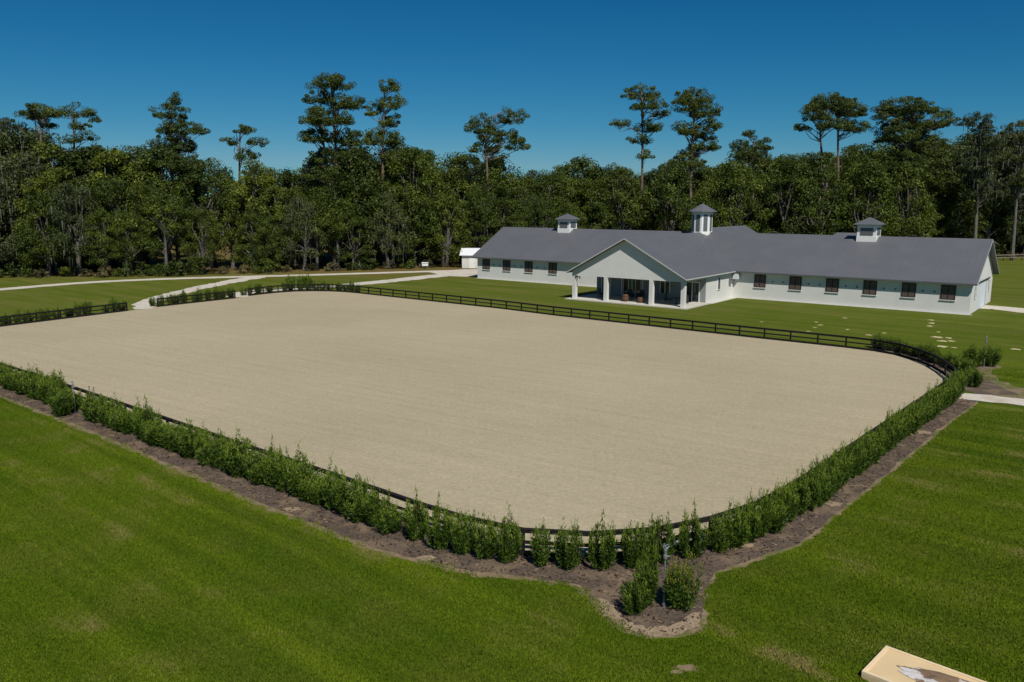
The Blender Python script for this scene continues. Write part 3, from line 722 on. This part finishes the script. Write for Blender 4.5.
cupola(57.6, 7.0, 1.12, 9.45, 10.4, .44)
cupola(35.1, 7.0, 1.32, 10.85, 12.05, .55, True)

# porch furniture, each piece its own thing
def bw(a,b_,z=0.0):
    v = Matrix.Rotation(BR,3,'Z') @ Vector((a,b_,0)); return (BO[0]+v.x, BO[1]+v.y, z)
def chair(a, b_, rz, label):
    rt = empty('porch_chair', bw(a,b_,.12), BR+rz); tag(rt, label, 'chair', 'chairs on the barn porch')
    m = MB(); m.box(-.33,.33,-.32,.32,.36,.43); m.build('seat', M['dark'], rt)
    m = MB(); m.cbox((0,.36,.78), (1,0,0), .32, (0,.97,.2), .03, (0,-.1,1), .42); m.build('backrest', M['dark'], rt)
    for sx in (-1,1):
        m = MB(); m.box(sx*.36-.05,sx*.36+.05,-.34,.36,.60,.64); m.build('armrest', M['dark'], rt)
        for sy in (-1,1):
            m = MB(); m.box(sx*.345-.03,sx*.345+.03,sy*.31-.03,sy*.31+.03,0,.60 if sy<0 else .62); m.build('leg', M['dark'], rt)
chair(30.3,-11.2,2.6,'dark armchair on the porch between the first and second columns')
chair(33.9,-10.5,.3,'dark armchair on the porch just behind the second column')
chair(35.3,-10.2,-.2,'dark armchair at the back of the porch in the middle bay')
chair(39.9,-11.5,1.7,'dark armchair on the porch left of the round table')
chair(41.9,-11.3,-1.5,'dark armchair on the porch right of the round table')
tb = empty('round_table', bw(40.9,-11.4,.12)); tag(tb, 'dark round table on the porch between two armchairs near the right column', 'table')
m = MB(); m.tube([(0,0,.70),(0,0,.75)], .52, 20); m.build('table_top', M['dark'], tb)
m = MB(); m.tube([(0,0,.03),(0,0,.70)], .05, 8); m.tube([(0,0,0),(0,0,.04)], .28, 12); m.build('pedestal', M['dark'], tb)
for a,t in ((34.9,'brown wooden barrel planter at the front of the porch, left one of the two'),(37.0,'brown wooden barrel planter at the front of the porch, right one of the two')):
    rt = empty('barrel_planter', bw(a,-13.2,.12)); tag(rt, t, 'planter', 'barrel planters on the porch')
    s = 1.0 if a < 36 else .72
    m = MB(); m.tube([(0,0,0),(0,0,.3*s),(0,0,.6*s),(0,0,.9*s)], [.32,.40,.40,.33], 14); m.build('barrel', M['wood'], rt)
    m = MB(); m.tube([(0,0,.22*s),(0,0,.27*s)], .405, 14); m.tube([(0,0,.63*s),(0,0,.68*s)], .405, 14); m.build('hoop', M['dark'], rt)
# small white-roofed shed left of the barn
sh = empty('garden_shed', (-7.75,153.4,0), R(-8), .78); tag(sh, 'small white shed with a bright white metal roof left of the barn', 'shed')
m = MB(); m.prism([(-1.7,-.1),(1.9,-.1),(1.9,3.0),(0,3.0+1.05),(-1.7,3.0)], 'y', -1.9, 2.2)
M['shedwall'] = plain('shed_wall', (0.60,0.58,0.54), 0.8, 0.05, 1); m = MB(); m.box(-1.75,3.2,-1.9,1.9,-.1,3.35); m.prism([(-1.9,3.35),(1.9,3.35),(0,4.35)], 'x', -1.75, 3.2); m.build('wall', M['shedwall'], sh)
m = MB()
for s in (-1,1): m.prism([(s*2.45,3.02),(0,4.60),(0,4.68),(s*2.45,3.10)], 'x', -2.25, 3.7)
m.build('roof', M['whitemetal'], sh)
m = MB(); m.box(.0,1.4,-1.96,-1.904,0,2.4); o = m.build('door', M['trim'], sh); m = MB(); m.box(1.2,1.28,-2.02,-1.962,1.1,1.25); m.build('handle', M['dark'], o)
# second building behind the barn
rb = empty('rear_building', bw(45.6,45.0), BR); tag(rb, 'grey roof of another building seen over the barn ridge, left of the right cupola', 'building')
m = MB(); m.box(-5,5,-4,4,-.1,3.6); m.build('wall', M['stucco'], rb)
m = MB(); m.add([(-5.6,-4.6,3.6),(5.6,-4.6,3.6),(5.6,4.6,3.6),(-5.6,4.6,3.6),(-2.6,0,7.0),(2.6,0,7.0)], [(0,1,5,4),(1,2,5),(2,3,4,5),(3,0,4),(3,2,1,0)]); m.build('roof', M['roof'], rb)
# little utility pedestal on the lawn in front of the woods
ub = empty('utility_pedestal', (-16.0,150.2,0), .2, .75); tag(ub, 'small white utility box on legs on the lawn before the woods, left of the shed', 'utility box')
m = MB(); m.box(-.75,.75,-.3,.3,.75,1.45); m.prism([(-.42,1.452),(.42,1.452),(0,1.62)], 'x', -.85, .85); m.build('cabinet', M['whitemetal'], ub)
for s in (-1,1):
    m = MB(); m.box(s*.6-.05,s*.6+.05,-.05,.05,0,.748); m.build('leg', M['steel'], ub)

# ------------------------------------------------------------------ trees
def clump_leaves(cent, rad, per, size, rr, squash=.75, out=.9):
    """leaves spread round clump centres; cent (k,3), rad (k,) -> (n,4,3)"""
    k = len(cent); idx = np.repeat(np.arange(k), per); n = len(idx)
    d = rr.normal(size=(n,3)); d /= np.linalg.norm(d,axis=1)[:,None]
    q = rr.uniform(.35,1.05,n)**.6
    P = cent[idx]+d*(rad[idx]*q)[:,None]*np.array([1,1,squash])
    nrm = d*out+rr.normal(0,.55,(n,3))+np.array([0,0,.25]); nrm /= np.linalg.norm(nrm,axis=1)[:,None]
    r = rr.normal(size=(n,3)); u = np.cross(nrm,r); u /= np.linalg.norm(u,axis=1)[:,None]+1e-9; v = np.cross(nrm,u)
    s = size*rr.uniform(.6,1.25,n); s2 = s*rr.uniform(.45,.8,n)
    V = np.zeros((n,4,3)); V[:,0] = P-u*s[:,None]; V[:,1] = P-v*s2[:,None]; V[:,2] = P+u*s[:,None]; V[:,3] = P+v*s2[:,None]
    return V
def limb(mb, a, b_, r0, r1, rr, sag=.0):
    a = np.array(a); b_ = np.array(b_); L = np.linalg.norm(b_-a); m1 = a+(b_-a)*.35+rr.normal(0,.06,3)*L; m2 = a+(b_-a)*.7+rr.normal(0,.06,3)*L; m1[2]+=sag*L; m2[2]+=sag*L
    mb.tube([a,m1,m2,b_], [r0,r0*.75+r1*.25,r0*.4+r1*.6,r1], 6)
def oak(seed, h=16, rx=5.0, low=.16, nc=74, per=175, leaf='oak_leaf', bark='bark', moss=0, size=.155):
    rr = np.random.default_rng(seed); tr = MB()
    forks = rr.integers(2,5); base = np.zeros(3)
    cen = []; rad = []
    trunk_top = np.array([rr.normal(0,.4), rr.normal(0,.4), h*.28])
    tr.tube([(0,0,-.2),(0,0,.4),tuple(trunk_top*.6),tuple(trunk_top)], [.55,.38,.32,.28], 8)
    for i in range(nc):
        z = rr.uniform(low,1)**.8
        prof = math.sin(math.pi*min(1,(z-low*.5)/(1.02-low*.5))**.75)**.55 if z < 1 else 0.2
        a = rr.uniform(0,2*np.pi); q = rx*prof*rr.uniform(.35,1.0)**.5
        c = np.array([math.cos(a)*q*rr.uniform(.8,1.15), math.sin(a)*q*rr.uniform(.8,1.15), z*h*.97-.4+rr.normal(0,.3)])
        cen.append(c); rad.append(rr.uniform(.75,1.65)*(h/16))
    cen = np.array(cen); rad = np.array(rad)
    for i in range(0,nc,4):
        limb(tr, trunk_top*rr.uniform(.7,1.0), cen[i], .16, .03, rr, .03)
    V = clump_leaves(cen, rad, per, size, rr)
    cr = quads_mesh('crown', V); cr.materials.append(M[leaf])
    tm = tr.mesh('trunk'); tm.materials.append(M[bark]); out = [('trunk',tm),('crown',cr)]
    if moss:
        n = moss; i = rr.integers(0,nc,n); P = cen[i]+rr.normal(0,.7,(n,3)); L = rr.uniform(.6,2.4,n)
        a = rr.uniform(0,2*np.pi,n); wv = rr.uniform(.06,.16,n); V = np.zeros((n,4,3))
        dx = np.cos(a)*wv; dy = np.sin(a)*wv
        for j,(s,t) in enumerate(((-1,0),(1,0),(.3,1),(-.3,1))):
            V[:,j,0] = P[:,0]+dx*s; V[:,j,1] = P[:,1]+dy*s; V[:,j,2] = P[:,2]-L*t
        mm = quads_mesh('moss', V); mm.materials.append(M['moss']); out.append(('moss',mm))
    return out, h
def pine(seed, h=30, rx=4.5, c0=.55, tiers=9, per=80, style='flat', leaf='pine_leaf', two=False, lean=0.0, size=.155, dens=1.0, moss=0):
    """tall bare trunk, limbs with separate clumps of needles; style flat, cone, open, round"""
    rr = np.random.default_rng(seed); tr = MB(); cen=[]; rad=[]
    trunks = [(0.0,0.0,1.0)] + ([(rx*.35,.6,.93)] if two else [])
    for (ox,oy,s) in trunks:
        H_ = h*s; bend = rr.normal(0,.35,2)
        def tp(t): return np.array([ox*min(1,t*1.2)+bend[0]*math.sin(t*3)+lean*t*H_, oy*t+bend[1]*math.sin(t*2.5), t*H_])
        ts = np.linspace(-.01,.97,9); tr.tube([tp(t) for t in ts], [.42*(1-.85*max(0,t))*h/30 +.02 for t in ts], 8)
        nl = int(tiers*5*dens)
        for i in range(nl):
            t = c0+(1-c0)*((i+rr.uniform(0,1))/nl)
            f = (t-c0)/(1-c0)
            prof = {'flat': .65+.35*math.sin(f*math.pi*.9) if f < .9 else .62,
                    'cone': 1.0-.80*f, 'open': .55+.45*math.sin(f*math.pi) , 'round': math.sqrt(max(.12,1-(f*1.55-.72)**2))}[style]
            q = rx*prof*rr.uniform(.35,1.0)*(1 if not two else .75)
            a = rr.uniform(0,2*np.pi); st = tp(min(.96,t-.03)); e = tp(min(.97,t))+np.array([math.cos(a)*q, math.sin(a)*q, q*rr.uniform(-.05,.22)+ (0.4 if f>.85 else 0)])
            if e[2] > h*1.0: e[2] = h*.995
            limb(tr, st, e, .09, .025, rr)
            m = 2 if q < 1.8 else 4
            for j in range(m):
                u = 1-.22*j; c = st+(e-st)*u+rr.normal(0,.30,3)+np.array([0,0,.25]); cen.append(c); rad.append(rr.uniform(.62,1.30)*(1.0 if style!='round' else 1.15))
        # dead stubs lower down the trunk
        for i in range(4):
            t = rr.uniform(.35,c0); a = rr.uniform(0,6.28); st = tp(t); limb(tr, st, st+np.array([math.cos(a),math.sin(a),.1])*rr.uniform(.8,1.8), .05, .015, rr)
    cen = np.array(cen); rad = np.array(rad)
    V = clump_leaves(cen, rad, int(per*1.9), size, rr, .62, .55)
    cr = quads_mesh('crown', V); cr.materials.append(M[leaf]); tm = tr.mesh('trunk'); tm.materials.append(M['pbark'])
    out = [('trunk',tm),('crown',cr)]
    if moss:
        n = moss; i = rr.integers(0,len(cen),n); P = cen[i]+rr.normal(0,.6,(n,3)); L = rr.uniform(.8,2.6,n); a = rr.uniform(0,2*np.pi,n); wv = rr.uniform(.06,.16,n); V = np.zeros((n,4,3))
        dx = np.cos(a)*wv; dy = np.sin(a)*wv
        for j,(s,t) in enumerate(((-1,0),(1,0),(.3,1),(-.3,1))):
            V[:,j,0] = P[:,0]+dx*s; V[:,j,1] = P[:,1]+dy*s; V[:,j,2] = P[:,2]-L*t
        mm = quads_mesh('moss', V); mm.materials.append(M['moss']); out.append(('moss',mm))
    return out, h
def lobed(seed, lobes, h, leaf='pine_leaf', bark='pbark', two=None, moss=0, per=125, size=.135, dens=1.0, r0=.40):
    """tall tree whose crown is made of separate foliage masses (x, height, half width, half height) carried on limbs"""
    rr = np.random.default_rng(seed); tr = MB(); cen=[]; rad=[]
    topz = h*.985; bend = rr.normal(0,.5,2); xtop = lobes[0][0]
    def tp(t, ox=0.0): return np.array([ox*min(1,1.4*t)+xtop*.6*t**2+bend[0]*math.sin(t*3.1), bend[1]*math.sin(t*2.6), t*topz])
    oxs = [0.0]+([two] if two else [])
    for k,ox in enumerate(oxs):
        ts = np.linspace(-.01,.95 if k==0 else .85,10); tr.tube([tp(t,ox) for t in ts], [r0*(1-.84*max(0,t))+.02 for t in ts], 8)
    for (lx,lz,rx,rz) in lobes:
        yo = rr.uniform(-.35,.35)*rx; n = int((4+1.25*rx*rx*(1+.55*rz))*dens/1.12)
        loc = []
        for i in range(n):
            d = rr.normal(size=3); d /= np.linalg.norm(d); q = rr.uniform(.25,1.0)**.5
            if d[2] < -.35: d[2] *= .4
            c = np.array([lx+d[0]*q*rx*rr.uniform(.8,1.12), yo+d[1]*q*rx*.9, lz+d[2]*q*rz])
            cen.append(c); rad.append(rr.uniform(.42,1.12)); loc.append(c)
        for c in loc[::3]:
            ox = min(oxs, key=lambda o: abs(o-c[0])); t = min(.95,max(.2,(c[2]-rr.uniform(.6,2.2)-.25*rx)/topz)); limb(tr, tp(t,ox), c, .085, .022, rr, .02)
    for i in range(5):
        t = rr.uniform(.35,.62); a = rr.uniform(0,6.28); st = tp(t); limb(tr, st, st+np.array([math.cos(a),math.sin(a),.1])*rr.uniform(.8,2.0), .05, .012, rr)
    cen = np.array(cen); rad = np.array(rad)
    V = clump_leaves(cen, rad, per, size, rr, .68, .5)
    cr = quads_mesh('crown', V); cr.materials.append(M[leaf]); tm = tr.mesh('trunk'); tm.materials.append(M[bark]); out = [('trunk',tm),('crown',cr)]
    if moss:
        n = moss; i = rr.integers(0,len(cen),n); P = cen[i]+rr.normal(0,.6,(n,3)); L = rr.uniform(.5,2.2,n); a = rr.uniform(0,2*np.pi,n); wv = rr.uniform(.06,.18,n); V = np.zeros((n,4,3))
        dx = np.cos(a)*wv; dy = np.sin(a)*wv
        for j,(q,t) in enumerate(((-1,0),(1,0),(.3,1),(-.3,1))):
            V[:,j,0] = P[:,0]+dx*q; V[:,j,1] = P[:,1]+dy*q; V[:,j,2] = P[:,2]-L*t
        mm = quads_mesh('moss', V); mm.materials.append(M['moss']); out.append(('moss',mm))
    return out, h
def brush(seed, h=3.2, rx=2.0, leaf='olive_leaf'):
    rr = np.random.default_rng(seed); tr = MB(); cen=[];rad=[]
    for i in range(16):
        a = rr.uniform(0,6.28); q = rx*rr.uniform(0,1)**.6; c = np.array([math.cos(a)*q, math.sin(a)*q, h*rr.uniform(.12,.92)*(1-.35*q/rx)]); cen.append(c); rad.append(rr.uniform(.4,.8))
        if i%3==0: tr.tube([(c[0]*.3,c[1]*.3,-.1),tuple(c)], [.05,.015], 5)
    V = clump_leaves(np.array(cen), np.array(rad), 75, .15, rr); cr = quads_mesh('crown', V); cr.materials.append(M[leaf]); tm = tr.mesh('stems'); tm.materials.append(M['gbark'])
    return [('stems',tm),('crown',cr)], h
def place(proto, name, x, y, label, cat, group=None, h=None, rz=None, wide=1.0):
    parts, ph = proto; s = (h or ph)/ph
    rt = empty(name, (x,y,0), random.uniform(0,6.28) if rz is None else rz); rt.scale = (s*wide,s*wide,s)
    tag(rt, label, cat, group)
    for nm,me in parts: link(nm, me, None, rt)
    return rt
OAK = [oak(200+i, 16, random.uniform(4.6,5.8), random.uniform(.12,.2)) for i in range(4)]
OLV = [oak(220+i, 15, 4.6, .10, 70, 170, 'olive_leaf', 'gbark') for i in range(3)]
MOSSY = [oak(240+i, 17, 4.8, .16, 66, 160, 'grey_leaf', 'gbark', 230) for i in range(3)]
MIDP = [pine(260+i, 22, 3.4, .45, 8, 80, 'open') for i in range(2)]
BR_ = [brush(280,3.2,2.0,'olive_leaf'), brush(281,2.8,2.2,'oak_leaf'), brush(282,2.2,1.8,'dry_leaf')]

F, TH_ = 816.0, math.atan(141/816)
def px_of(x,y,z=0):
    dz = CAMH-z; fw = y*math.cos(TH_)+dz*math.sin(TH_); return 512+F*x/fw
SKY = [(-200,128),(0,124),(30,128),(60,134),(100,146),(140,150),(180,148),(215,158),(250,160),(290,172),(310,154),(350,148),(400,146),(440,150),(480,155),(520,163),(560,164),(590,156),(625,166),(650,166),(680,154),(720,148),(760,150),(800,154),(850,150),(880,140),(930,140),(960,132),(1024,130),(1300,130)]
def canopy_height(x,y):
    """the wood's canopy is lower in the middle of the belt than at its two ends"""
    p = px_of(x,y,14)
    for (a,ya),(b_,yb) in zip(SKY,SKY[1:]):
        if a <= p <= b_: yy = ya+(yb-ya)*(p-a)/(b_-a); break
    else: yy = 130
    el = math.atan((341-yy)/F)-TH_
    return CAMH+math.tan(el)*y
def edge_y(x):
    pts = [(-140,122),(-83,132.5),(-64.6,134.8),(-52.8,138.5),(-37.4,144.2),(-9.7,155),(30,165),(75,170),(109,179),(150,185)]
    for (a,ya),(b_,yb) in zip(pts,pts[1:]):
        if a <= x <= b_: return ya+(yb-ya)*(x-a)/(b_-a)
    return 185
rt_ = random.Random(11); cnt = 0
for row,(off,sp,fr) in enumerate(((2.5,5.2,.66),(7,5.6,.84),(12.5,6.2,.95),(19,6.6,1.0),(26,7.5,1.0),(34,8.5,.98),(44,10,.95))):
    x = -112+rt_.uniform(0,5)
    while x < 142:
        xx = x+rt_.uniform(-1.6,1.6); yy = edge_y(xx)+off+rt_.uniform(-2,2)
        x += sp*rt_.uniform(.75,1.3)
        p = px_of(xx,yy)
        if p < -110 or p > 1130: continue
        h = canopy_height(xx,yy)*fr*rt_.uniform(.80,1.07)
        # an opening in the front rows, where a sunlit clearing shows through
        if 150 < p < 250 and row in (1,4,5) : continue
        side = 'left of the barn' if p < 470 else ('behind the barn' if p < 880 else 'right of the barn')
        r = rt_.random()
        mossp = .38 if (p < 110 or p > 930) else .08
        depth = 'at the front of the woods ' if row < 2 else 'deep in the woods '
        if r < mossp: place(rt_.choice(MOSSY), 'mossy_oak', xx, yy, 'grey oak hung with moss '+depth+side, 'tree', 'mossy oaks of the woods '+side+(' front' if row<2 else ' back'), h)
        elif r < mossp+.28: place(rt_.choice(OLV), 'broadleaf_tree', xx, yy, 'yellowish green broadleaf tree '+depth+side, 'tree', 'broadleaf trees of the woods '+side+(' front' if row<2 else ' back'), h*.95)
        elif r < mossp+.34 and row > 1: place(rt_.choice(MIDP), 'young_pine', xx, yy, 'middling pine '+depth+side, 'tree', 'lesser pines of the woods '+side, h*1.06)
        else: place(rt_.choice(OAK), 'oak_tree', xx, yy, 'dark green oak '+depth+side, 'tree', 'dark oaks of the woods '+side+(' front' if row<2 else ' back'), h)
        cnt += 1
# undergrowth along the edge
x = -100
while x < 125:
    xx = x; yy = edge_y(x)+rt_.uniform(-.8,1.8); x += rt_.uniform(2.2,4.2); p = px_of(xx,yy)
    if p < -60 or p > 1080 or (468 < p < 985): continue
    side = 'left of the barn' if p < 470 else 'right of the barn'
    k = rt_.choice((0,1,1,2,2)) if not (120 < p < 330) else rt_.choice((1,1,2))
    place(BR_[k], ('edge_bush','edge_bush','dry_brush')[k], xx, yy, ('low green bush','low dark bush','pale dry brush')[k]+' at the foot of the woods '+side, 'bush', ('green','dark','dry')[k]+' undergrowth '+side, rt_.uniform(1.6,3.2)*(1 if k<2 else .8))
# thin pale trunks standing at the edge of the woods
for i,(x,y) in enumerate(((-64.0,136.0),(-58.2,137.6),(-35.0,146.8),(-31.5,148.0),(-22,151.5),(-13.2,154.8))):
    mb = MB(); rr = np.random.default_rng(400+i); hh = rr.uniform(8,12)
    mb.tube([(0,0,-.2),(rr.normal(0,.2),0,hh*.35),(rr.normal(0,.4),0,hh*.7),(rr.normal(0,.5),0,hh)], [.26,.22,.17,.08], 7)
    cen = np.array([[rr.normal(0,1.3),rr.normal(0,1.3),hh*rr.uniform(.7,1.05)] for _ in range(16)])
    for c in cen[::3]: limb(mb, (0,0,hh*.65), c, .07, .02, rr)
    cr = quads_mesh('crown', clump_leaves(cen, rr.uniform(.6,1.1,16), 80, .19, rr)); cr.materials.append(M['olive_leaf'])
    tm = mb.mesh('trunk'); tm.materials.append(M['gbark'])
    place(([('trunk',tm),('crown',cr)],hh), 'pale_trunked_tree', x, y, 'slender tree with bare pale trunk at the edge of the woods left of the barn', 'tree', 'pale trunked trees at the edge of the woods')
# the tall pines above the canopy: distance, centre pixel column only used to find x at build time
# crown masses of the tall trees, in metres: (x of trunk, y, [(offset, height, half width, half height)])
T1 = (-85.7, 152, [(1.5,28.1,4.3,1.4),(-1.3,27.4,2.2,1.1),(4.6,27.8,1.8,1.1),(1.9,26.0,1.8,0.9)])
T2 = (-80.2, 153, [(1.1,28.2,2.5,1.6),(3.5,27.2,1.6,1.3),(1.9,25.4,2.2,1.3),(3.2,23.8,1.6,0.9),(-0.1,23.3,2.2,0.9)])
T3 = (-62.3, 153, [(1.4,30.3,1.6,1.4),(0.5,27.9,3.3,1.8),(1.8,25.1,4.4,2.0),(0.1,22.2,4.8,2.2),(1.7,19.0,4.8,2.6)])
T4 = (-50.0, 154, [(0.5,25.1,2.6,1.5),(-2.2,23.0,2.0,0.9),(3.0,22.6,2.2,1.1),(1.0,20.5,2.9,1.3)])
T5 = (-33.7, 156, [(0.6,33.5,4.0,1.8),(-2.1,31.0,2.8,1.7),(2.9,30.0,3.7,1.8),(-0.0,27.1,5.2,2.2),(-2.4,23.9,3.7,1.7),(2.6,23.5,3.3,2.2),(0.1,20.2,4.9,2.2),(-1.9,17.1,3.4,1.9)])
T6 = (-24.2, 158, [(1.1,33.1,2.2,1.5),(1.8,30.2,2.6,1.7),(-2.0,28.8,1.9,1.5),(1.3,26.9,2.3,1.9),(-0.3,23.6,4.1,2.3),(1.2,20.9,2.6,1.7)])
T7 = (-4.4, 164, [(-1.9,26.3,3.5,2.7),(4.4,28.2,3.5,2.1),(2.0,24.4,5.1,2.0),(5.1,22.9,2.7,1.6),(-1.9,22.2,2.4,1.2)])
T8 = (25.6, 167, [(-0.3,33.1,3.9,1.8),(1.3,30.8,4.0,1.6),(3.7,29.3,2.0,1.0),(-3.8,27.2,2.2,1.0),(1.8,26.6,3.2,1.2),(-0.1,24.3,2.4,1.2),(1.2,21.2,2.0,1.0)])
T9 = (37.1, 168, [(-0.8,32.5,4.4,2.0),(-2.5,30.6,2.4,2.0),(1.1,29.8,3.6,2.4),(2.8,27.1,2.4,2.0),(-1.5,26.3,3.6,2.0),(1.4,23.4,4.0,2.8),(-1.3,20.0,4.0,2.4)])
T10 = (49.3, 170, [(-0.6,25.3,2.0,1.2),(-2.6,23.3,2.4,1.6),(2.3,23.3,2.8,1.8),(-0.0,20.9,4.1,2.0)])
T11 = (66.9, 170, [(-2.5,31.5,5.2,2.2),(-6.4,29.2,3.2,2.0),(1.2,30.0,4.0,2.4),(-8.3,26.9,1.6,1.2),(2.7,26.9,2.8,1.6),(-2.6,27.2,3.6,1.6)])
T12 = (82.3, 172, [(-2.1,31.0,5.7,2.2),(-5.0,28.6,3.7,2.5),(2.8,28.2,5.3,3.3),(-1.7,25.4,6.6,2.9),(2.7,22.2,5.8,2.9),(-1.2,19.6,6.2,3.3)])
T13 = (94.9, 168, [(-1.9,27.8,3.2,2.0),(-0.2,24.3,4.0,3.2),(-1.7,19.4,4.4,3.6),(0.8,14.5,4.5,3.6)])
T14 = (105.1, 172, [(-1.4,25.8,4.1,2.5),(-2.2,21.6,4.9,3.7),(0.4,16.6,5.4,4.1)])
T15 = (-90.9, 150, [(1.3,25.2,3.2,1.6),(-0.5,21.7,4.3,2.9),(2.7,21.3,3.6,2.5),(0.1,16.9,4.7,3.2)])
def tall(T, seed, name, label, **kw):
    h = max(l[1]+l[3] for l in T[2]); place(lobed(seed, T[2], h, **kw), name, T[0], T[1], label, 'tree', None, None, 0.0)
tall(T1, 301, 'tall_pine', 'leftmost flat topped pine above the woods, spreading towards the left edge')
tall(T2, 302, 'tall_pine', 'open crowned pine close right of the leftmost flat topped one', dens=.8)
tall(T3, 303, 'conical_pine', 'dense conical dark pine rising alone left of centre above the woods', dens=1.1)
tall(T4, 304, 'tall_pine', 'modest flat crowned pine between the conical pine and the tallest double pine', dens=.8)
tall(T5, 305, 'tall_pine', 'tallest pine with two trunks and a broad layered crown left of centre', two=-2.4, dens=1.35)
tall(T6, 306, 'tall_pine', 'narrow tall pine close right of the tallest double trunked pine', dens=1.3)
tall(T7, 307, 'tall_pine', 'round crowned tree above the canopy between the double pine and the barn cupola', dens=.85)
tall(T8, 308, 'tall_pine', 'slender pine with a bare trunk and layered crown behind the middle of the barn')
tall(T9, 309, 'tall_pine', 'tall pale green pine beside the slender one, above the central cupola', dens=1.1, leaf='olive_leaf')
tall(T10, 310, 'tall_pine', 'lesser pine just right of the pine above the central cupola', dens=.8)
tall(T11, 311, 'tall_pine', 'broad umbrella crowned pine with open sky beneath, left of the big one on the right', two=-3.6, dens=1.35, r0=.5)
tall(T12, 312, 'tall_pine', 'massive broad green pine, the widest crown on the right above the barn roof', dens=1.2)
tall(T13, 313, 'mossy_oak', 'tall grey mossy oak right of the massive pine', leaf='grey_leaf', bark='gbark', moss=420)
tall(T14, 314, 'mossy_oak', 'tall grey mossy oak at the right edge of the picture', leaf='grey_leaf', bark='gbark', moss=420)
tall(T15, 315, 'mossy_oak', 'tall grey mossy oak at the left edge of the picture', leaf='grey_leaf', bark='gbark', moss=300)
for (x,y,h,pr) in ((43.0,160,20.4,OAK[0]),(54.0,162,21.0,OAK[2]),(59.5,163,22.6,OAK[1]),(-77.0,151,23.0,OAK[3]),(-71.5,150,22.0,OLV[0]),(-56.0,152,20.8,OAK[1]),(-47.5,153,20.0,OLV[1]),(21.0,163,19.8,OLV[2]),(31.0,163,20.4,OAK[0]),(70.5,165,20.8,OAK[0]),(79.0,166,21.0,OAK[3]),(-29.0,154,23.0,OAK[2]),(-19.0,156,23.2,OAK[3])):
    place(pr, 'oak_tree', x, y, 'leafy tree filling in below the tall pines of the woods', 'tree', 'leafy trees below the tall pines', h, None, .92)
# the far wood beyond, one mass
rr = np.random.default_rng(77); n = 700
cx = rr.uniform(-330,330,n); cy = rr.uniform(300,345,n)
cen = np.stack([cx, cy, rr.uniform(1,15,n)], 1)
tag(link('distant_wood', quads_mesh('distant_wood', clump_leaves(cen, rr.uniform(3,5.5,n), 60, .9, rr)), M['oak_leaf']), 'far off line of woods seen through gaps in the trees', 'woods', kind='stuff')

# ------------------------------------------------------------------ light, sky, camera
SUN_AZ, SUN_EL = R(163), R(50)
sd = Vector((math.sin(SUN_AZ)*math.cos(SUN_EL), math.cos(SUN_AZ)*math.cos(SUN_EL), math.sin(SUN_EL)))
ld = bpy.data.lights.new('sun', 'SUN'); ld.energy = 5.0; ld.angle = R(0.53); ld.color = (1.0,0.95,0.86)
lo = bpy.data.objects.new('sun', ld); C.objects.link(lo); lo.rotation_euler = (-sd).to_track_quat('-Z','Y').to_euler()
wd = bpy.data.worlds.new('World'); scene.world = wd; wd.use_nodes = True
nt = wd.node_tree; bg = nt.nodes['Background']
sky = nt.nodes.new('ShaderNodeTexSky'); sky.sky_type = 'NISHITA'; sky.sun_disc = False
sky.sun_elevation = SUN_EL; sky.sun_rotation = SUN_AZ
sky.air_density = 1.0; sky.dust_density = 0.0; sky.ozone_density = 3.0; sky.altitude = 1500
# a polarising filter takes most of the red out of the high blue sky: grade the Sky Texture per channel
spx = nt.nodes.new('ShaderNodeSeparateColor'); nt.links.new(sky.outputs[0], spx.inputs[0])
cbx = nt.nodes.new('ShaderNodeCombineColor')
for k,(g_,p_) in enumerate(((0.032,2.35),(0.515,1.17),(0.93,1.0))):
    pw = nt.nodes.new('ShaderNodeMath'); pw.operation = 'POWER'; pw.inputs[1].default_value = p_
    mu_ = nt.nodes.new('ShaderNodeMath'); mu_.operation = 'MULTIPLY'; mu_.inputs[1].default_value = g_
    nt.links.new(spx.outputs[k], pw.inputs[0]); nt.links.new(pw.outputs[0], mu_.inputs[0])
    if k == 0:
        mi = nt.nodes.new('ShaderNodeMath'); mi.operation = 'MINIMUM'; mi.inputs[1].default_value = 2.9
        nt.links.new(mu_.outputs[0], mi.inputs[0]); mu_ = mi
    nt.links.new(mu_.outputs[0], cbx.inputs[k])
nt.links.new(cbx.outputs[0], bg.inputs[0]); bg.inputs[1].default_value = 0.06
cam = bpy.data.cameras.new('camera'); co = bpy.data.objects.new('camera', cam); C.objects.link(co)
co.location = (0,0,CAMH); co.rotation_euler = (math.pi/2-TH_, 0, 0)
cam.sensor_width = 36; cam.lens = 36*F/1024; cam.clip_end = 6000; cam.clip_start = .1
scene.camera = co
scene.render.resolution_x = 1024; scene.render.resolution_y = 682
vs_ = scene.view_settings; vs_.view_transform = 'Standard'; vs_.look = 'None'; vs_.exposure = -0.12; vs_.gamma = 1.0; vs_.use_curve_mapping = False
print('trees', cnt, 'objects', len(bpy.data.objects))
